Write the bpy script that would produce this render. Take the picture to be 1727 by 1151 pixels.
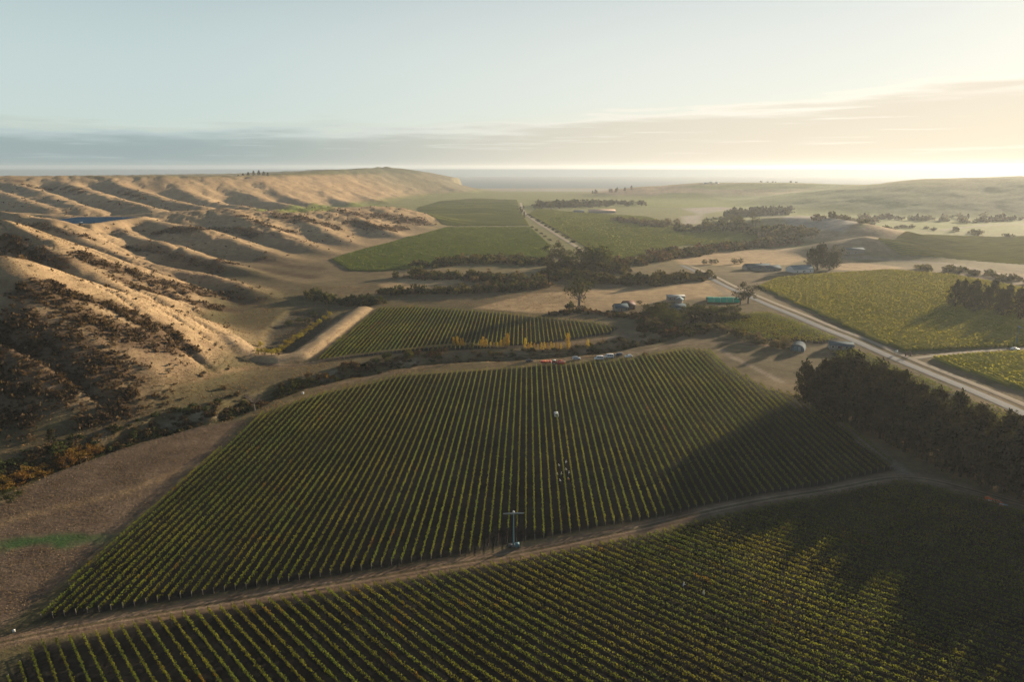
import bpy, math, random
import numpy as np
from mathutils import Vector, Matrix

random.seed(7)
RNG = np.random.default_rng(7)
scene = bpy.context.scene
for o in list(bpy.data.objects):
    bpy.data.objects.remove(o, do_unlink=True)
COL = scene.collection

# ------------------------------------------------------------------ camera
CAM_H = 105.0
PITCH = math.radians(14.28)
LENS_PX = 1151.0
cam_data = bpy.data.cameras.new('camera')
cam_data.sensor_width = 36.0
cam_data.lens = 24.0
cam_data.clip_start = 1.0
cam_data.clip_end = 120000.0
cam = bpy.data.objects.new('camera', cam_data)
COL.objects.link(cam)
cam.location = (0.0, 0.0, CAM_H)
cam.rotation_euler = (math.pi / 2 - PITCH, 0.0, 0.0)
scene.camera = cam

# ------------------------------------------------------------------ sun, sky, exposure
SUN_AZ = math.radians(47.0)      # to the right of the view direction (+Y)
SUN_EL = math.radians(10.3)
SUN_DIR = Vector((math.sin(SUN_AZ) * math.cos(SUN_EL), math.cos(SUN_AZ) * math.cos(SUN_EL), math.sin(SUN_EL)))
sun_data = bpy.data.lights.new('sun', 'SUN')
sun_data.energy = 5.0
sun_data.angle = math.radians(0.6)
sun_data.color = (1.0, 0.81, 0.57)
sun = bpy.data.objects.new('sun', sun_data)
COL.objects.link(sun)
sun.location = (300, 300, 400)
sun.rotation_euler = (-SUN_DIR).to_track_quat('-Z', 'Y').to_euler()

world = bpy.data.worlds.new('World')
scene.world = world
world.use_nodes = True
SKY_STRENGTH = 0.05


def N(nt, t, **kw):
    n = nt.nodes.new(t)
    for k, v in kw.items():
        if k.startswith('i_'):
            n.inputs[k[2:].replace('_', ' ')].default_value = v
        else:
            setattr(n, k, v)
    return n


def math_node(nt, op, a, b=None, c=None, clamp=False):
    n = nt.nodes.new('ShaderNodeMath')
    n.operation = op
    n.use_clamp = clamp
    for i, v in enumerate((a, b, c)):
        if v is None:
            continue
        if isinstance(v, (int, float)):
            n.inputs[i].default_value = v
        else:
            nt.links.new(v, n.inputs[i])
    return n.outputs[0]


def ramp01(nt, v, lo, hi):
    n = nt.nodes.new('ShaderNodeMapRange')
    n.interpolation_type = 'SMOOTHSTEP'
    nt.links.new(v, n.inputs['Value'])
    for k, s in (('From Min', lo), ('From Max', hi)):
        if isinstance(s, (int, float)):
            n.inputs[k].default_value = s
        else:
            nt.links.new(s, n.inputs[k])
    return n.outputs['Result']


def mix_col(nt, fac, a, b, blend='MIX'):
    n = nt.nodes.new('ShaderNodeMix')
    n.data_type = 'RGBA'
    n.blend_type = blend
    for s, v in ((n.inputs[0], fac), (n.inputs[6], a), (n.inputs[7], b)):
        if isinstance(v, (int, float)):
            s.default_value = v
        elif isinstance(v, tuple):
            s.default_value = (v + (1.0,))[:4]
        else:
            nt.links.new(v, s)
    return n.outputs[2]


def build_world():
    nt = world.node_tree
    nt.nodes.clear()
    out = N(nt, 'ShaderNodeOutputWorld')
    bg = N(nt, 'ShaderNodeBackground')
    bg.inputs['Strength'].default_value = SKY_STRENGTH
    sky = N(nt, 'ShaderNodeTexSky', sky_type='NISHITA')
    sky.sun_disc = False
    sky.sun_elevation = SUN_EL
    sky.sun_rotation = SUN_AZ
    sky.altitude = 150.0
    sky.air_density = 1.0
    sky.dust_density = 0.25
    sky.ozone_density = 1.0
    tc = N(nt, 'ShaderNodeTexCoord')
    sep = N(nt, 'ShaderNodeSeparateXYZ')
    nt.links.new(tc.outputs['Generated'], sep.inputs[0])
    x, y, z = sep.outputs
    # a bank of low cloud over the sea: thick and grey near the horizon, thin and streaky above
    mp = N(nt, 'ShaderNodeMapping')
    mp.inputs['Scale'].default_value = (3.4, 3.4, 40.0)
    nt.links.new(tc.outputs['Generated'], mp.inputs['Vector'])
    nz = N(nt, 'ShaderNodeTexNoise', i_Scale=1.5, i_Detail=9.0, i_Roughness=0.58)
    nt.links.new(mp.outputs[0], nz.inputs['Vector'])
    mp2 = N(nt, 'ShaderNodeMapping')
    mp2.inputs['Scale'].default_value = (2.2, 2.2, 58.0)
    mp2.inputs['Location'].default_value = (3.1, 1.7, 0.4)
    nt.links.new(tc.outputs['Generated'], mp2.inputs['Vector'])
    nz2 = N(nt, 'ShaderNodeTexNoise', i_Scale=2.2, i_Detail=8.0, i_Roughness=0.6)
    nt.links.new(mp2.outputs[0], nz2.inputs['Vector'])
    n1 = math_node(nt, 'SUBTRACT', nz.outputs['Fac'], 0.5)
    n2 = math_node(nt, 'SUBTRACT', nz2.outputs['Fac'], 0.5)
    # cloud top height (as z of the direction) swells towards +X
    az = math_node(nt, 'ARCTAN2', x, y)
    top = math_node(nt, 'ADD', 0.056, math_node(nt, 'MULTIPLY', ramp01(nt, az, -0.25, 0.75), 0.050))
    top = math_node(nt, 'ADD', top, math_node(nt, 'MULTIPLY', n1, 0.075))
    body = ramp01(nt, z, math_node(nt, 'ADD', top, 0.007), math_node(nt, 'SUBTRACT', top, 0.008))
    body = math_node(nt, 'MULTIPLY', body, 0.9)
    thin = ramp01(nt, n2, -0.02, 0.16)
    streak = math_node(nt, 'MULTIPLY', body, thin)
    # angle to the sun lights the cloud: bright and warm towards it, grey-blue away from it
    vd = N(nt, 'ShaderNodeVectorMath', operation='DOT_PRODUCT')
    nt.links.new(tc.outputs['Generated'], vd.inputs[0])
    vd.inputs[1].default_value = SUN_DIR
    cosg = vd.outputs['Value']
    glow = ramp01(nt, cosg, 0.25, 1.0)
    k = 1.0 / SKY_STRENGTH
    shade_c = mix_col(nt, glow, (0.105 * k, 0.155 * k, 0.165 * k), (0.41 * k, 0.355 * k, 0.28 * k))
    lit_c = mix_col(nt, glow, (0.26 * k, 0.31 * k, 0.31 * k), (0.56 * k, 0.51 * k, 0.44 * k))
    # tops and thin streaks catch the light
    upper = ramp01(nt, z, math_node(nt, 'SUBTRACT', top, 0.026), math_node(nt, 'SUBTRACT', top, 0.002))
    litf = math_node(nt, 'MAXIMUM', math_node(nt, 'MULTIPLY', upper, 0.9), math_node(nt, 'MULTIPLY', ramp01(nt, n2, 0.04, 0.2), 0.8))
    cloud = mix_col(nt, litf, shade_c, lit_c)
    col = mix_col(nt, math_node(nt, 'MAXIMUM', body, streak), sky.outputs['Color'], cloud)
    # the air pales the sky towards the horizon, all the way round
    low = math_node(nt, 'SUBTRACT', 1.0, ramp01(nt, z, 0.10, 0.45))
    vf = math_node(nt, 'MULTIPLY', low, math_node(nt, 'SUBTRACT', 0.78, math_node(nt, 'MULTIPLY', body, 0.60)))
    veil = mix_col(nt, glow, (0.31 * k, 0.365 * k, 0.365 * k), (0.455 * k, 0.445 * k, 0.405 * k))
    col = mix_col(nt, vf, col, veil)
    # thick moist air brightens the last degrees above the sea
    hz = math_node(nt, 'MULTIPLY', ramp01(nt, z, 0.05, 0.0), 0.6)
    col = mix_col(nt, hz, col, mix_col(nt, glow, (0.16 * k, 0.20 * k, 0.205 * k), (0.45 * k, 0.40 * k, 0.32 * k)))
    # below the horizontal the far sea goes on
    col = mix_col(nt, ramp01(nt, z, -0.0005, -0.004), col, (0.05 * k, 0.085 * k, 0.10 * k))
    nt.links.new(col, bg.inputs['Color'])
    nt.links.new(bg.outputs[0], out.inputs['Surface'])


build_world()
scene.view_settings.view_transform = 'Standard'
scene.view_settings.look = 'None'
scene.view_settings.exposure = 1.05
scene.view_settings.gamma = 1.0
scene.view_settings.use_curve_mapping = False
scene.cycles.use_denoising = True
scene.cycles.max_bounces = 6
scene.cycles.transparent_max_bounces = 8
scene.cycles.volume_bounces = 0
HAZE_DENSITY = 6.4e-5
HAZE_ANISO = 0.40

# ------------------------------------------------------------------ helpers: noise, rays, heights


def _hash(ix, iy, seed):
    h = (ix.astype(np.int64) * 374761393 + iy.astype(np.int64) * 668265263 + seed * 1442695041) & 0xFFFFFFFF
    h = ((h ^ (h >> 13)) * 1274126177) & 0xFFFFFFFF
    h = h ^ (h >> 16)
    return (h & 0xFFFF) / 65535.0


def vnoise(x, y, seed=0):
    ix = np.floor(x); iy = np.floor(y)
    fx = x - ix; fy = y - iy
    ux = fx * fx * fx * (fx * (fx * 6 - 15) + 10)
    uy = fy * fy * fy * (fy * (fy * 6 - 15) + 10)
    a = _hash(ix, iy, seed); b = _hash(ix + 1, iy, seed)
    c = _hash(ix, iy + 1, seed); d = _hash(ix + 1, iy + 1, seed)
    return (a + (b - a) * ux) * (1 - uy) + (c + (d - c) * ux) * uy


def fbm(x, y, scale, octaves=4, seed=0, gain=0.5):
    """fractal noise, about -1..1"""
    t = np.zeros_like(x); amp = 1.0; tot = 0.0; f = 1.0 / scale
    for i in range(octaves):
        c, s = math.cos(0.7 + 1.1 * i), math.sin(0.7 + 1.1 * i)
        t = t + amp * (vnoise((x * c + y * s) * f + i * 17.3, (y * c - x * s) * f - i * 9.1, seed + i) * 2 - 1)
        tot += amp; amp *= gain; f *= 2.03
    return t / tot


def sstep(a, b, x):
    t = np.clip((x - a) / (b - a), 0, 1)
    return t * t * (3 - 2 * t)


CP, SP = math.cos(PITCH), math.sin(PITCH)


def ray(px, py):
    u = (px - 863.5) / LENS_PX; v = (575.5 - py) / LENS_PX
    return np.array([u, CP + v * SP, -SP + v * CP])


def at(px, py, Y):
    """the point of a sight line at forward distance Y"""
    d = ray(px, py)
    return np.array([0, 0, CAM_H]) + d * (Y / d[1])


def seg_dist(x, y, P, Q):
    dx, dy = Q[0] - P[0], Q[1] - P[1]
    L2 = dx * dx + dy * dy + 1e-9
    t = np.clip(((x - P[0]) * dx + (y - P[1]) * dy) / L2, 0, 1)
    return np.hypot(x - (P[0] + t * dx), y - (P[1] + t * dy)), t


def poly_dist(x, y, pts):
    """distance to a polyline and the interpolated third coordinate"""
    best = np.full(np.shape(x), 1e9); val = np.zeros(np.shape(x))
    for P, Q in zip(pts[:-1], pts[1:]):
        d, t = seg_dist(x, y, P, Q)
        m = d < best
        best = np.where(m, d, best)
        if len(P) > 2:
            val = np.where(m, P[2] + (Q[2] - P[2]) * t, val)
    return best, val


def h_base(x, y):
    far = 1 - sstep(420, 900, y)
    z = 9.0 * np.tanh(x / 180.0) * far
    u = (y - (174 + 0.285 * x)) / 8.0                    # behind the farm track the ground climbs towards us
    soft = -np.logaddexp(0, -u) * 8.0
    soft = np.maximum(soft, -150)
    z = z - 0.0777 * soft
    z = z + 0.9 * fbm(x, y, 85.0, 2, 11) * (1 - sstep(500, 1200, y)) + 1.6 * fbm(x, y, 400.0, 2, 12) * sstep(700, 1500, y)
    return z


def make_px(h):
    ts = np.geomspace(70, 9000, 420)

    def px(px_, py_):
        d = ray(px_, py_)
        d = d / d[1]
        lo = hi = None
        f = CAM_H + d[2] * ts - h(d[0] * ts, ts)
        k = np.argmax(f < 0)
        if f[k] >= 0:
            return np.array([d[0] * 5000, 5000.0, 0.0])
        for _ in range(3):
            lo = ts[k - 1] if _ == 0 else t2[k - 1]
            hi = ts[k] if _ == 0 else t2[k]
            t2 = np.linspace(lo, hi, 12)
            f = CAM_H + d[2] * t2 - h(d[0] * t2, t2)
            k = max(1, int(np.argmax(f < 0)))
        t = t2[k]
        return np.array([d[0] * t, t, CAM_H + d[2] * t])
    return px


px0 = make_px(h_base)

# hill crests: (photo column, photo row, forward distance), then flank slope and crest radius
RIDGES = []


def ridge(pts, slope=0.42, r0=10.0):
    RIDGES.append(([tuple(at(*p)) if len(p) == 3 else p[:3] for p in pts], slope, r0))


# near spurs of the dry hills
ridge([(-330, 398, 400), (-160, 418, 385), (0, 431, 372), (37, 461, 362), (67, 505, 352), (141, 548, 342), (188, 588, 336), (262, 646, 326)], 0.52, 5)
ridge([(-250, 352, 620), (0, 371, 560), (84, 404, 525), (141, 455, 495), (188, 476, 480), (255, 518, 455), (302, 556, 432), (345, 590, 400)], 0.50, 6)
ridge([(-250, 345, 820), (0, 357, 800), (84, 369, 760), (144, 408, 705), (201, 431, 670), (248, 443, 650), (322, 458, 630), (386, 474, 610), (455, 500, 575)], 0.47, 8)
ridge([(200, 384, 880), (232, 402, 800), (275, 408, 780), (322, 425, 750), (380, 443, 725), (450, 466, 690), (520, 488, 640)], 0.46, 8)
# the terrace lip and its spurs
ridge([(-200, 350, 1120), (0, 358, 1060), (160, 366, 1010), (270, 358, 1030), (370, 352, 1060), (440, 357, 1090), (530, 351, 1180), (590, 350, 1260), (650, 348, 1320), (690, 356, 1360), (738, 379, 1390)], 0.30, 26)
ridge([(250, 372, 940), (330, 382, 900), (400, 405, 850), (455, 425, 820), (540, 452, 775)], 0.40, 12)
ridge([(370, 352, 1060), (425, 372, 990), (480, 398, 930), (560, 428, 850)], 0.40, 12)
ridge([(470, 354, 1120), (520, 375, 1060), (570, 400, 990), (600, 414, 940)], 0.40, 12)
ridge([(560, 350, 1220), (600, 366, 1160), (650, 388, 1090), (680, 400, 1050)], 0.42, 12)
ridge([(620, 349, 1290), (660, 366, 1240), (715, 386, 1210)], 0.42, 12)
# the long far ridge: plateau edge and spurs that run down to the valley
ridge([(-500, 296, 1500), (0, 297, 1560), (120, 297, 1640), (270, 297, 1750), (410, 297, 1950), (480, 293, 2200), (560, 287, 2600), (640, 283, 3000), (672, 284, 3080)], 0.36, 60)
ridge([(-300, 299, 2400), (0, 298, 2500), (400, 293, 3200), (560, 286, 3500), (640, 284, 3600)], 0.3, 400)
ridge([(650, 284, 3020), (700, 293, 3250), (735, 305, 3450), (770, 314, 3560), (796, 322, 3640), (815, 326, 3690)], 0.26, 18)
for a, b, c, d, ya, yd in (
        ((-60, 303), (-10, 322), (40, 338), (90, 352), 1540, 1130), ((10, 300), (55, 320), (100, 336), (150, 352), 1560, 1150),
        ((90, 300), (140, 318), (200, 336), (260, 352), 1620, 1180), ((175, 300), (215, 316), (280, 336), (345, 350), 1680, 1250),
        ((262, 299), (320, 326), (368, 343), (423, 349), 1740, 1380), ((362, 300), (413, 323), (447, 338), (490, 345), 1860, 1560),
        ((408, 300), (450, 316), (490, 333), (522, 342), 1960, 1700), ((460, 298), (512, 318), (556, 334), (590, 342), 2120, 1900),
        ((520, 294), (560, 310), (600, 328), (650, 342), 2400, 2100), ((565, 290), (610, 308), (650, 326), (692, 340), 2650, 2350),
        ((611, 287), (655, 305), (700, 322), (748, 333), 2850, 2750), ((650, 285), (695, 301), (735, 317), (775, 327), 3020, 3150)):
    ridge([(a[0], a[1], ya), (b[0], b[1], ya * .66 + yd * .34), (c[0], c[1], ya * .3 + yd * .7), (d[0], d[1], yd)], 0.40, 16)
# soft country on the right
ridge([(935, 334, 2700), (985, 327, 2700), (1040, 322, 2750), (1110, 314, 2700), (1190, 308, 2700), (1330, 308, 2600), (1420, 311, 2500), (1510, 312, 2400)], 0.13, 60)
ridge([(1440, 318, 2150), (1520, 309, 2000), (1600, 301, 1950), (1727, 297, 1900), (1900, 300, 1900), (2200, 306, 1800)], 0.17, 120)
ridge([(1300, 366, 1150), (1345, 366, 1130), (1400, 368, 1080), (1450, 376, 1000)], 0.22, 14)
ridge([(1430, 405, 850), (1465, 399, 840), (1500, 404, 830)], 0.28, 8)

GULLY = [tuple(px0(*p)[:2]) for p in ((-260, 900), (-60, 835), (40, 792), (130, 762), (215, 735), (300, 712), (375, 696), (432, 672), (500, 650), (575, 632), (650, 618), (740, 606), (830, 602), (930, 597), (1030, 588), (1100, 574), (1150, 556), (1180, 540))]
GULLY_W = np.linspace(15, 8, len(GULLY))
GULLY3 = [(p[0], p[1], w) for p, w in zip(GULLY, GULLY_W)]
BANK = [tuple(px0(*p)[:2]) for p in ((398, 594), (425, 606), (470, 609), (506, 603), (540, 580), (575, 552), (612, 524))]
POND = [tuple(px0(*p)[:2]) for p in ((432, 596), (500, 596), (565, 545), (545, 522), (480, 524), (440, 560))]
RES_C = at(142, 371, 905)
PLATEAU_MAX = 106.0


def in_poly(x, y, poly):
    inside = np.zeros(np.shape(x), bool)
    n = len(poly)
    for i in range(n):
        x1, y1 = poly[i][0], poly[i][1]; x2, y2 = poly[(i + 1) % n][0], poly[(i + 1) % n][1]
        if y1 == y2:
            continue
        c = ((y1 > y) != (y2 > y)) & (x < (x2 - x1) * (y - y1) / (y2 - y1) + x1)
        inside ^= c
    return inside


def poly_edge(x, y, poly):
    """signed distance to a polygon, positive inside"""
    d, _ = poly_dist(x, y, [p[:2] for p in poly] + [poly[0][:2]])
    return np.where(in_poly(x, y, poly), d, -d)


def hfun(x, y):
    x = np.asarray(x, float); y = np.asarray(y, float)
    z = h_base(x, y)
    wob = 5.0 * fbm(x, y, 70.0, 3, 31)
    far = sstep(1000, 2500, y)
    xs = x + wob * (1 + 2 * far); ys = y + (4.5 * fbm(x, y, 60.0, 3, 41)) * (1 + 3 * far)
    k = 2.2 + 4.0 * far
    acc = np.exp(np.clip(z / k, -40, 60))
    for pts, slope, r0 in RIDGES:
        ax = np.array([p[0] for p in pts]); ay = np.array([p[1] for p in pts]); az = max(p[2] for p in pts)
        reach = az / slope + 60
        m = (xs > ax.min() - reach) & (xs < ax.max() + reach) & (ys > ay.min() - reach) & (ys < ay.max() + reach)
        if not m.any():
            continue
        xm, ym = xs[m], ys[m]
        zr = np.full(xm.shape, -1e3)
        for P, Q in zip(pts[:-1], pts[1:]):
            d, t = seg_dist(xm, ym, P, Q)
            zr = np.maximum(zr, P[2] + (Q[2] - P[2]) * t - slope * (np.sqrt(d * d + r0 * r0) - r0))
        acc[m] += np.exp(np.clip(zr / k[m], -40, 60))
    zh = k * np.log(acc)
    hilly = sstep(2, 14, zh - z) * (1 - 0.75 * sstep(-50, 350, x))
    rough = fbm(x, y, 28.0, 4, 51)
    gul = np.abs(fbm(x + 2 * y, y, 46.0, 3, 53))
    zh = zh + hilly * (1.2 * rough + 0.8 * fbm(x, y, 13.0, 3, 52) - 3.2 * (1 - sstep(0.0, 0.14, gul)) * (1 - 0.6 * far)) * (1 + far)
    z = zh
    # the dam: a bank with a flat wet bottom inside
    d, _ = poly_dist(x, y, BANK)
    near = (y < 800) & (d < 60)
    if near.any():
        e = poly_edge(x, y, POND)
        z = np.where(near, np.where(e > 0, z - 2.2 * sstep(0, 8, e), z), z)
        d2 = d + 1.1 * fbm(x, y, 9.0, 3, 58)
        z = np.where(near, z + (3.0 + 0.5 * fbm(x, y, 16.0, 3, 57)) * (1 - sstep(2.2, 10.5, d2)), z)
    # the creek gully
    d, w = poly_dist(x, y, GULLY3)
    w = np.maximum(w, 3)
    cut = (1 - sstep(0.35, 1.0, (d + 2.5 * fbm(x, y, 17.0, 3, 61)) / w))
    dep = 6.5 * sstep(40, -150, x) + 3.6 * sstep(-150, 40, x)
    z = z - dep * cut
    # the reservoir terrace
    dr = np.maximum(np.abs(x - RES_C[0]) / 46.0, np.abs(y - RES_C[1]) / 62.0)
    f = 1 - sstep(1.0, 1.5, dr)
    z = z * (1 - f) + (RES_C[2] + 0.3) * f
    z = z - 3.2 * (1 - sstep(0.9, 1.0, dr))
    # the coast
    coast = 3700 + 120 * fbm(x, y, 900.0, 3, 71) + 0.25 * np.maximum(x - 600, 0)
    z = np.where(y > coast - 900, z * (1 - sstep(-700, 60, y - coast) * sstep(-190, -60, x)), z) - 12 * sstep(-40, 260, y - coast)
    z = z - 160 * sstep(5200, 6400, np.hypot(x, y))
    return z


# the land is sampled once on a fan of rings that is fine near the viewpoint and coarse far away
GRID_R, GRID_A = 680, 640
R0, R1, A_MAX = 48.0, 6400.0, math.radians(66)
_a = np.linspace(-A_MAX, A_MAX, GRID_A); _r = np.geomspace(R0, R1, GRID_R)
_AA, _RR = np.meshgrid(_a, _r)
GX = np.sin(_AA) * _RR; GY = np.cos(_AA) * _RR
GZ = hfun(GX.ravel(), GY.ravel()).reshape(GX.shape)


def hm(x, y):
    """height of the built ground"""
    x = np.asarray(x, float); y = np.asarray(y, float)
    i = np.log(np.maximum(np.hypot(x, y), R0) / R0) / math.log(R1 / R0) * (GRID_R - 1)
    j = (np.arctan2(x, y) + A_MAX) / (2 * A_MAX) * (GRID_A - 1)
    i = np.clip(i, 0, GRID_R - 1.001); j = np.clip(j, 0, GRID_A - 1.001)
    i0 = i.astype(int); j0 = j.astype(int); fi = i - i0; fj = j - j0
    return (GZ[i0, j0] * (1 - fj) + GZ[i0, j0 + 1] * fj) * (1 - fi) + (GZ[i0 + 1, j0] * (1 - fj) + GZ[i0 + 1, j0 + 1] * fj) * fi


px = make_px(hm)


def gz(x, y):
    return float(hm(np.array([x]), np.array([y]))[0])

# ------------------------------------------------------------------ helpers: materials and meshes


def new_mat(name):
    m = bpy.data.materials.new(name)
    m.use_nodes = True
    nt = m.node_tree
    nt.nodes.clear()
    out = nt.nodes.new('ShaderNodeOutputMaterial')
    return m, nt, out


def attr_col(nt, name='Col'):
    n = nt.nodes.new('ShaderNodeAttribute')
    n.attribute_name = name
    return n.outputs['Color']


def mat_plain(name, col, rough=0.6, metal=0.0, spec=0.3, vary=0.12, scale=3.0):
    m, nt, out = new_mat(name)
    p = nt.nodes.new('ShaderNodeBsdfPrincipled')
    tc = nt.nodes.new('ShaderNodeTexCoord')
    nz = N(nt, 'ShaderNodeTexNoise', i_Scale=scale, i_Detail=4.0)
    nt.links.new(tc.outputs['Object'], nz.inputs['Vector'])
    v = math_node(nt, 'ADD', 1.0 - vary, math_node(nt, 'MULTIPLY', nz.outputs['Fac'], 2 * vary))
    hsv = N(nt, 'ShaderNodeHueSaturation')
    hsv.inputs['Color'].default_value = col + (1.0,)
    nt.links.new(v, hsv.inputs['Value'])
    nt.links.new(hsv.outputs[0], p.inputs['Base Color'])
    p.inputs['Roughness'].default_value = rough
    p.inputs['Metallic'].default_value = metal
    p.inputs['Specular IOR Level'].default_value = spec
    nt.links.new(p.outputs[0], out.inputs[0])
    return m


def mat_leaf(name, trans=0.4, tint=(1, 1, 1), objvar=0.25):
    """foliage: colour from the mesh, a little different on each plant, light passing through"""
    m, nt, out = new_mat(name)
    oi = nt.nodes.new('ShaderNodeObjectInfo')
    c = mix_col(nt, 1.0, attr_col(nt), tint, 'MULTIPLY')
    hsv = N(nt, 'ShaderNodeHueSaturation')
    nt.links.new(c, hsv.inputs['Color'])
    nt.links.new(math_node(nt, 'ADD', 1 - objvar, math_node(nt, 'MULTIPLY', oi.outputs['Random'], 2 * objvar)), hsv.inputs['Value'])
    nt.links.new(math_node(nt, 'ADD', 0.485, math_node(nt, 'MULTIPLY', oi.outputs['Random'], 0.03)), hsv.inputs['Hue'])
    d = nt.nodes.new('ShaderNodeBsdfDiffuse')
    t = nt.nodes.new('ShaderNodeBsdfTranslucent')
    nt.links.new(hsv.outputs[0], d.inputs['Color'])
    tc2 = mix_col(nt, 1.0, hsv.outputs[0], (1.25, 1.1, 0.6), 'MULTIPLY')
    nt.links.new(tc2, t.inputs['Color'])
    mx = nt.nodes.new('ShaderNodeMixShader')
    mx.inputs[0].default_value = trans
    nt.links.new(d.outputs[0], mx.inputs[1])
    nt.links.new(t.outputs[0], mx.inputs[2])
    nt.links.new(mx.outputs[0], out.inputs[0])
    return m


def mesh_from_arrays(name, verts, faces, mat=None, cols=None, smooth=False):
    """verts (n,3); faces (m,4) or (m,3); cols (n,3) per vertex"""
    me = bpy.data.meshes.new(name)
    verts = np.ascontiguousarray(verts, np.float32); faces = np.ascontiguousarray(faces, np.int32)
    nv, (nf, k) = len(verts), faces.shape
    me.vertices.add(nv)
    me.vertices.foreach_set('co', verts.ravel())
    me.loops.add(nf * k)
    me.loops.foreach_set('vertex_index', faces.ravel())
    me.polygons.add(nf)
    me.polygons.foreach_set('loop_start', np.arange(0, nf * k, k, dtype=np.int32))
    if smooth:
        me.polygons.foreach_set('use_smooth', np.ones(nf, bool))
    me.update(calc_edges=True)
    if cols is not None:
        a = me.attributes.new('Col', 'FLOAT_COLOR', 'POINT')
        c4 = np.ones((nv, 4), np.float32); c4[:, :3] = cols
        a.data.foreach_set('color', c4.ravel())
    if mat:
        me.materials.append(mat)
    return me


def link(name, me, parent=None, loc=None, rz=0.0, scale=None):
    o = bpy.data.objects.new(name, me)
    COL.objects.link(o)
    if parent is not None:
        o.parent = parent
    if loc is not None:
        o.location = loc
    o.rotation_euler = (0, 0, rz)
    if scale is not None:
        o.scale = scale if hasattr(scale, '__len__') else (scale,) * 3
    return o


def tag(o, label=None, cat=None, group=None, kind=None):
    for k, v in (('label', label), ('category', cat), ('group', group), ('kind', kind)):
        if v:
            o[k] = v
    return o


def leaf_quads(cen, size, cols, rng, flat=0.0, up=None):
    """one crossed-free random quad per centre -> verts, faces, vertex colours"""
    n = len(cen)
    a = rng.normal(size=(n, 3)); a /= np.linalg.norm(a, axis=1, keepdims=True)
    if flat:
        a[:, 2] *= (1 - flat)
        a /= np.linalg.norm(a, axis=1, keepdims=True)
    b = rng.normal(size=(n, 3))
    if up is not None:
        b[:, 2] += up
    b -= a * (a * b).sum(1, keepdims=True); b /= np.linalg.norm(b, axis=1, keepdims=True)
    s = (size * (0.65 + 0.7 * rng.random(n)))[:, None] if np.ndim(size) == 0 else size[:, None] * (0.65 + 0.7 * rng.random(n))[:, None]
    if up is not None:
        e1, e2 = a * s * 0.30, b * s * 0.62
        v = np.stack([cen - e2 - e1 * .7, cen - e2 + e1 * .7, cen + e2 + e1 * 0.5, cen + e2 - e1 * 0.5], 1)
    else:
        c = np.cross(a, b)
        e1, e2 = c * s * 0.5, b * s * 0.5
        v = np.stack([cen - e1 * 0.9 - e2 * .5, cen + e1 * .5 - e2, cen + e1 + e2 * .6, cen - e1 * .4 + e2], 1)
    f = np.arange(n * 4).reshape(n, 4)
    return v.reshape(-1, 3), f, np.repeat(cols, 4, axis=0)


def join_parts(parts):
    vs, fs, cs, off = [], [], [], 0
    for v, f, c in parts:
        vs.append(v); fs.append(f + off); cs.append(c); off += len(v)
    return np.concatenate(vs), np.concatenate(fs), np.concatenate(cs)

ONES = ['', 'first', 'second', 'third', 'fourth', 'fifth', 'sixth', 'seventh', 'eighth', 'ninth', 'tenth', 'eleventh', 'twelfth', 'thirteenth', 'fourteenth', 'fifteenth', 'sixteenth', 'seventeenth', 'eighteenth', 'nineteenth']
TENS = ['', '', 'twent', 'thirt', 'fort', 'fift', 'sixt', 'sevent', 'eight', 'ninet']


def ordinal(n):
    if n < 20:
        return ONES[n]
    if n >= 100:
        return 'hundredth' if n == 100 else 'hundred and ' + ordinal(n - 100)
    return TENS[n // 10] + ('ieth' if n % 10 == 0 else 'y-' + ONES[n % 10])

# ------------------------------------------------------------------ the lie of the land: field outlines and tracks


def ground_poly(pts):
    return [tuple(px(*p)[:2]) for p in pts]


def ground_line(pts):
    return [tuple(px(*p)[:2]) for p in pts]


MID = ground_poly([(58, 1050), (130, 975), (219, 896), (330, 795), (440, 700), (548, 664), (678, 634), (800, 626), (930, 617), (1060, 607), (1110, 597), (1150, 590), (1195, 592), (1225, 618), (1290, 655), (1345, 668), (1420, 710), (1490, 768), (1512, 792), (1400, 818), (1230, 848), (1154, 866), (1086, 880), (996, 895), (904, 913), (805, 933), (640, 960), (475, 987), (330, 1009), (160, 1037)])
FORE = ground_poly([(58, 1088), (80, 1085), (110, 1080), (180, 1068), (243, 1051), (330, 1035), (432, 1019), (520, 1003), (626, 989), (748, 968), (850, 949), (974, 927), (1081, 907), (1205, 875), (1300, 853), (1400, 836), (1510, 814), (1560, 819), (1620, 838), (1727, 868), (1850, 905)]) + \
    [(190, 60), (-40, 60)] + ground_poly([(-60, 1235), (0, 1165), (34, 1124)])
UPPER = ground_poly([(528, 612), (640, 520), (700, 518), (800, 525), (900, 535), (1000, 545), (1042, 553), (1030, 564), (940, 577), (860, 587), (770, 591), (650, 597)])
RSMALL = ground_poly([(1195, 533), (1300, 528), (1415, 573), (1385, 581), (1345, 577), (1290, 576), (1215, 551)])
STRIP = ground_poly([(1400, 596), (1440, 590), (1590, 655), (1727, 712), (1880, 790), (1800, 800), (1600, 700), (1450, 630)])
RBIG = ground_poly([(1278, 484), (1310, 470), (1400, 462), (1500, 456), (1610, 465), (1700, 482), (1800, 500), (1800, 584), (1727, 586), (1600, 591), (1530, 594), (1480, 577), (1400, 539), (1330, 508)])
RBIG2 = ground_poly([(1570, 604), (1727, 594), (1900, 590), (1900, 720), (1727, 662), (1620, 625)])
FARL = ground_poly([(560, 438), (600, 425), (690, 400), (752, 384), (795, 384), (895, 384), (925, 412), (930, 440), (880, 432), (780, 431), (715, 452), (640, 458), (590, 457)])
FARL2 = ground_poly([(704, 351), (742, 340), (800, 335), (872, 338), (876, 352), (893, 381), (800, 381), (748, 380), (722, 362)])
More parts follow.
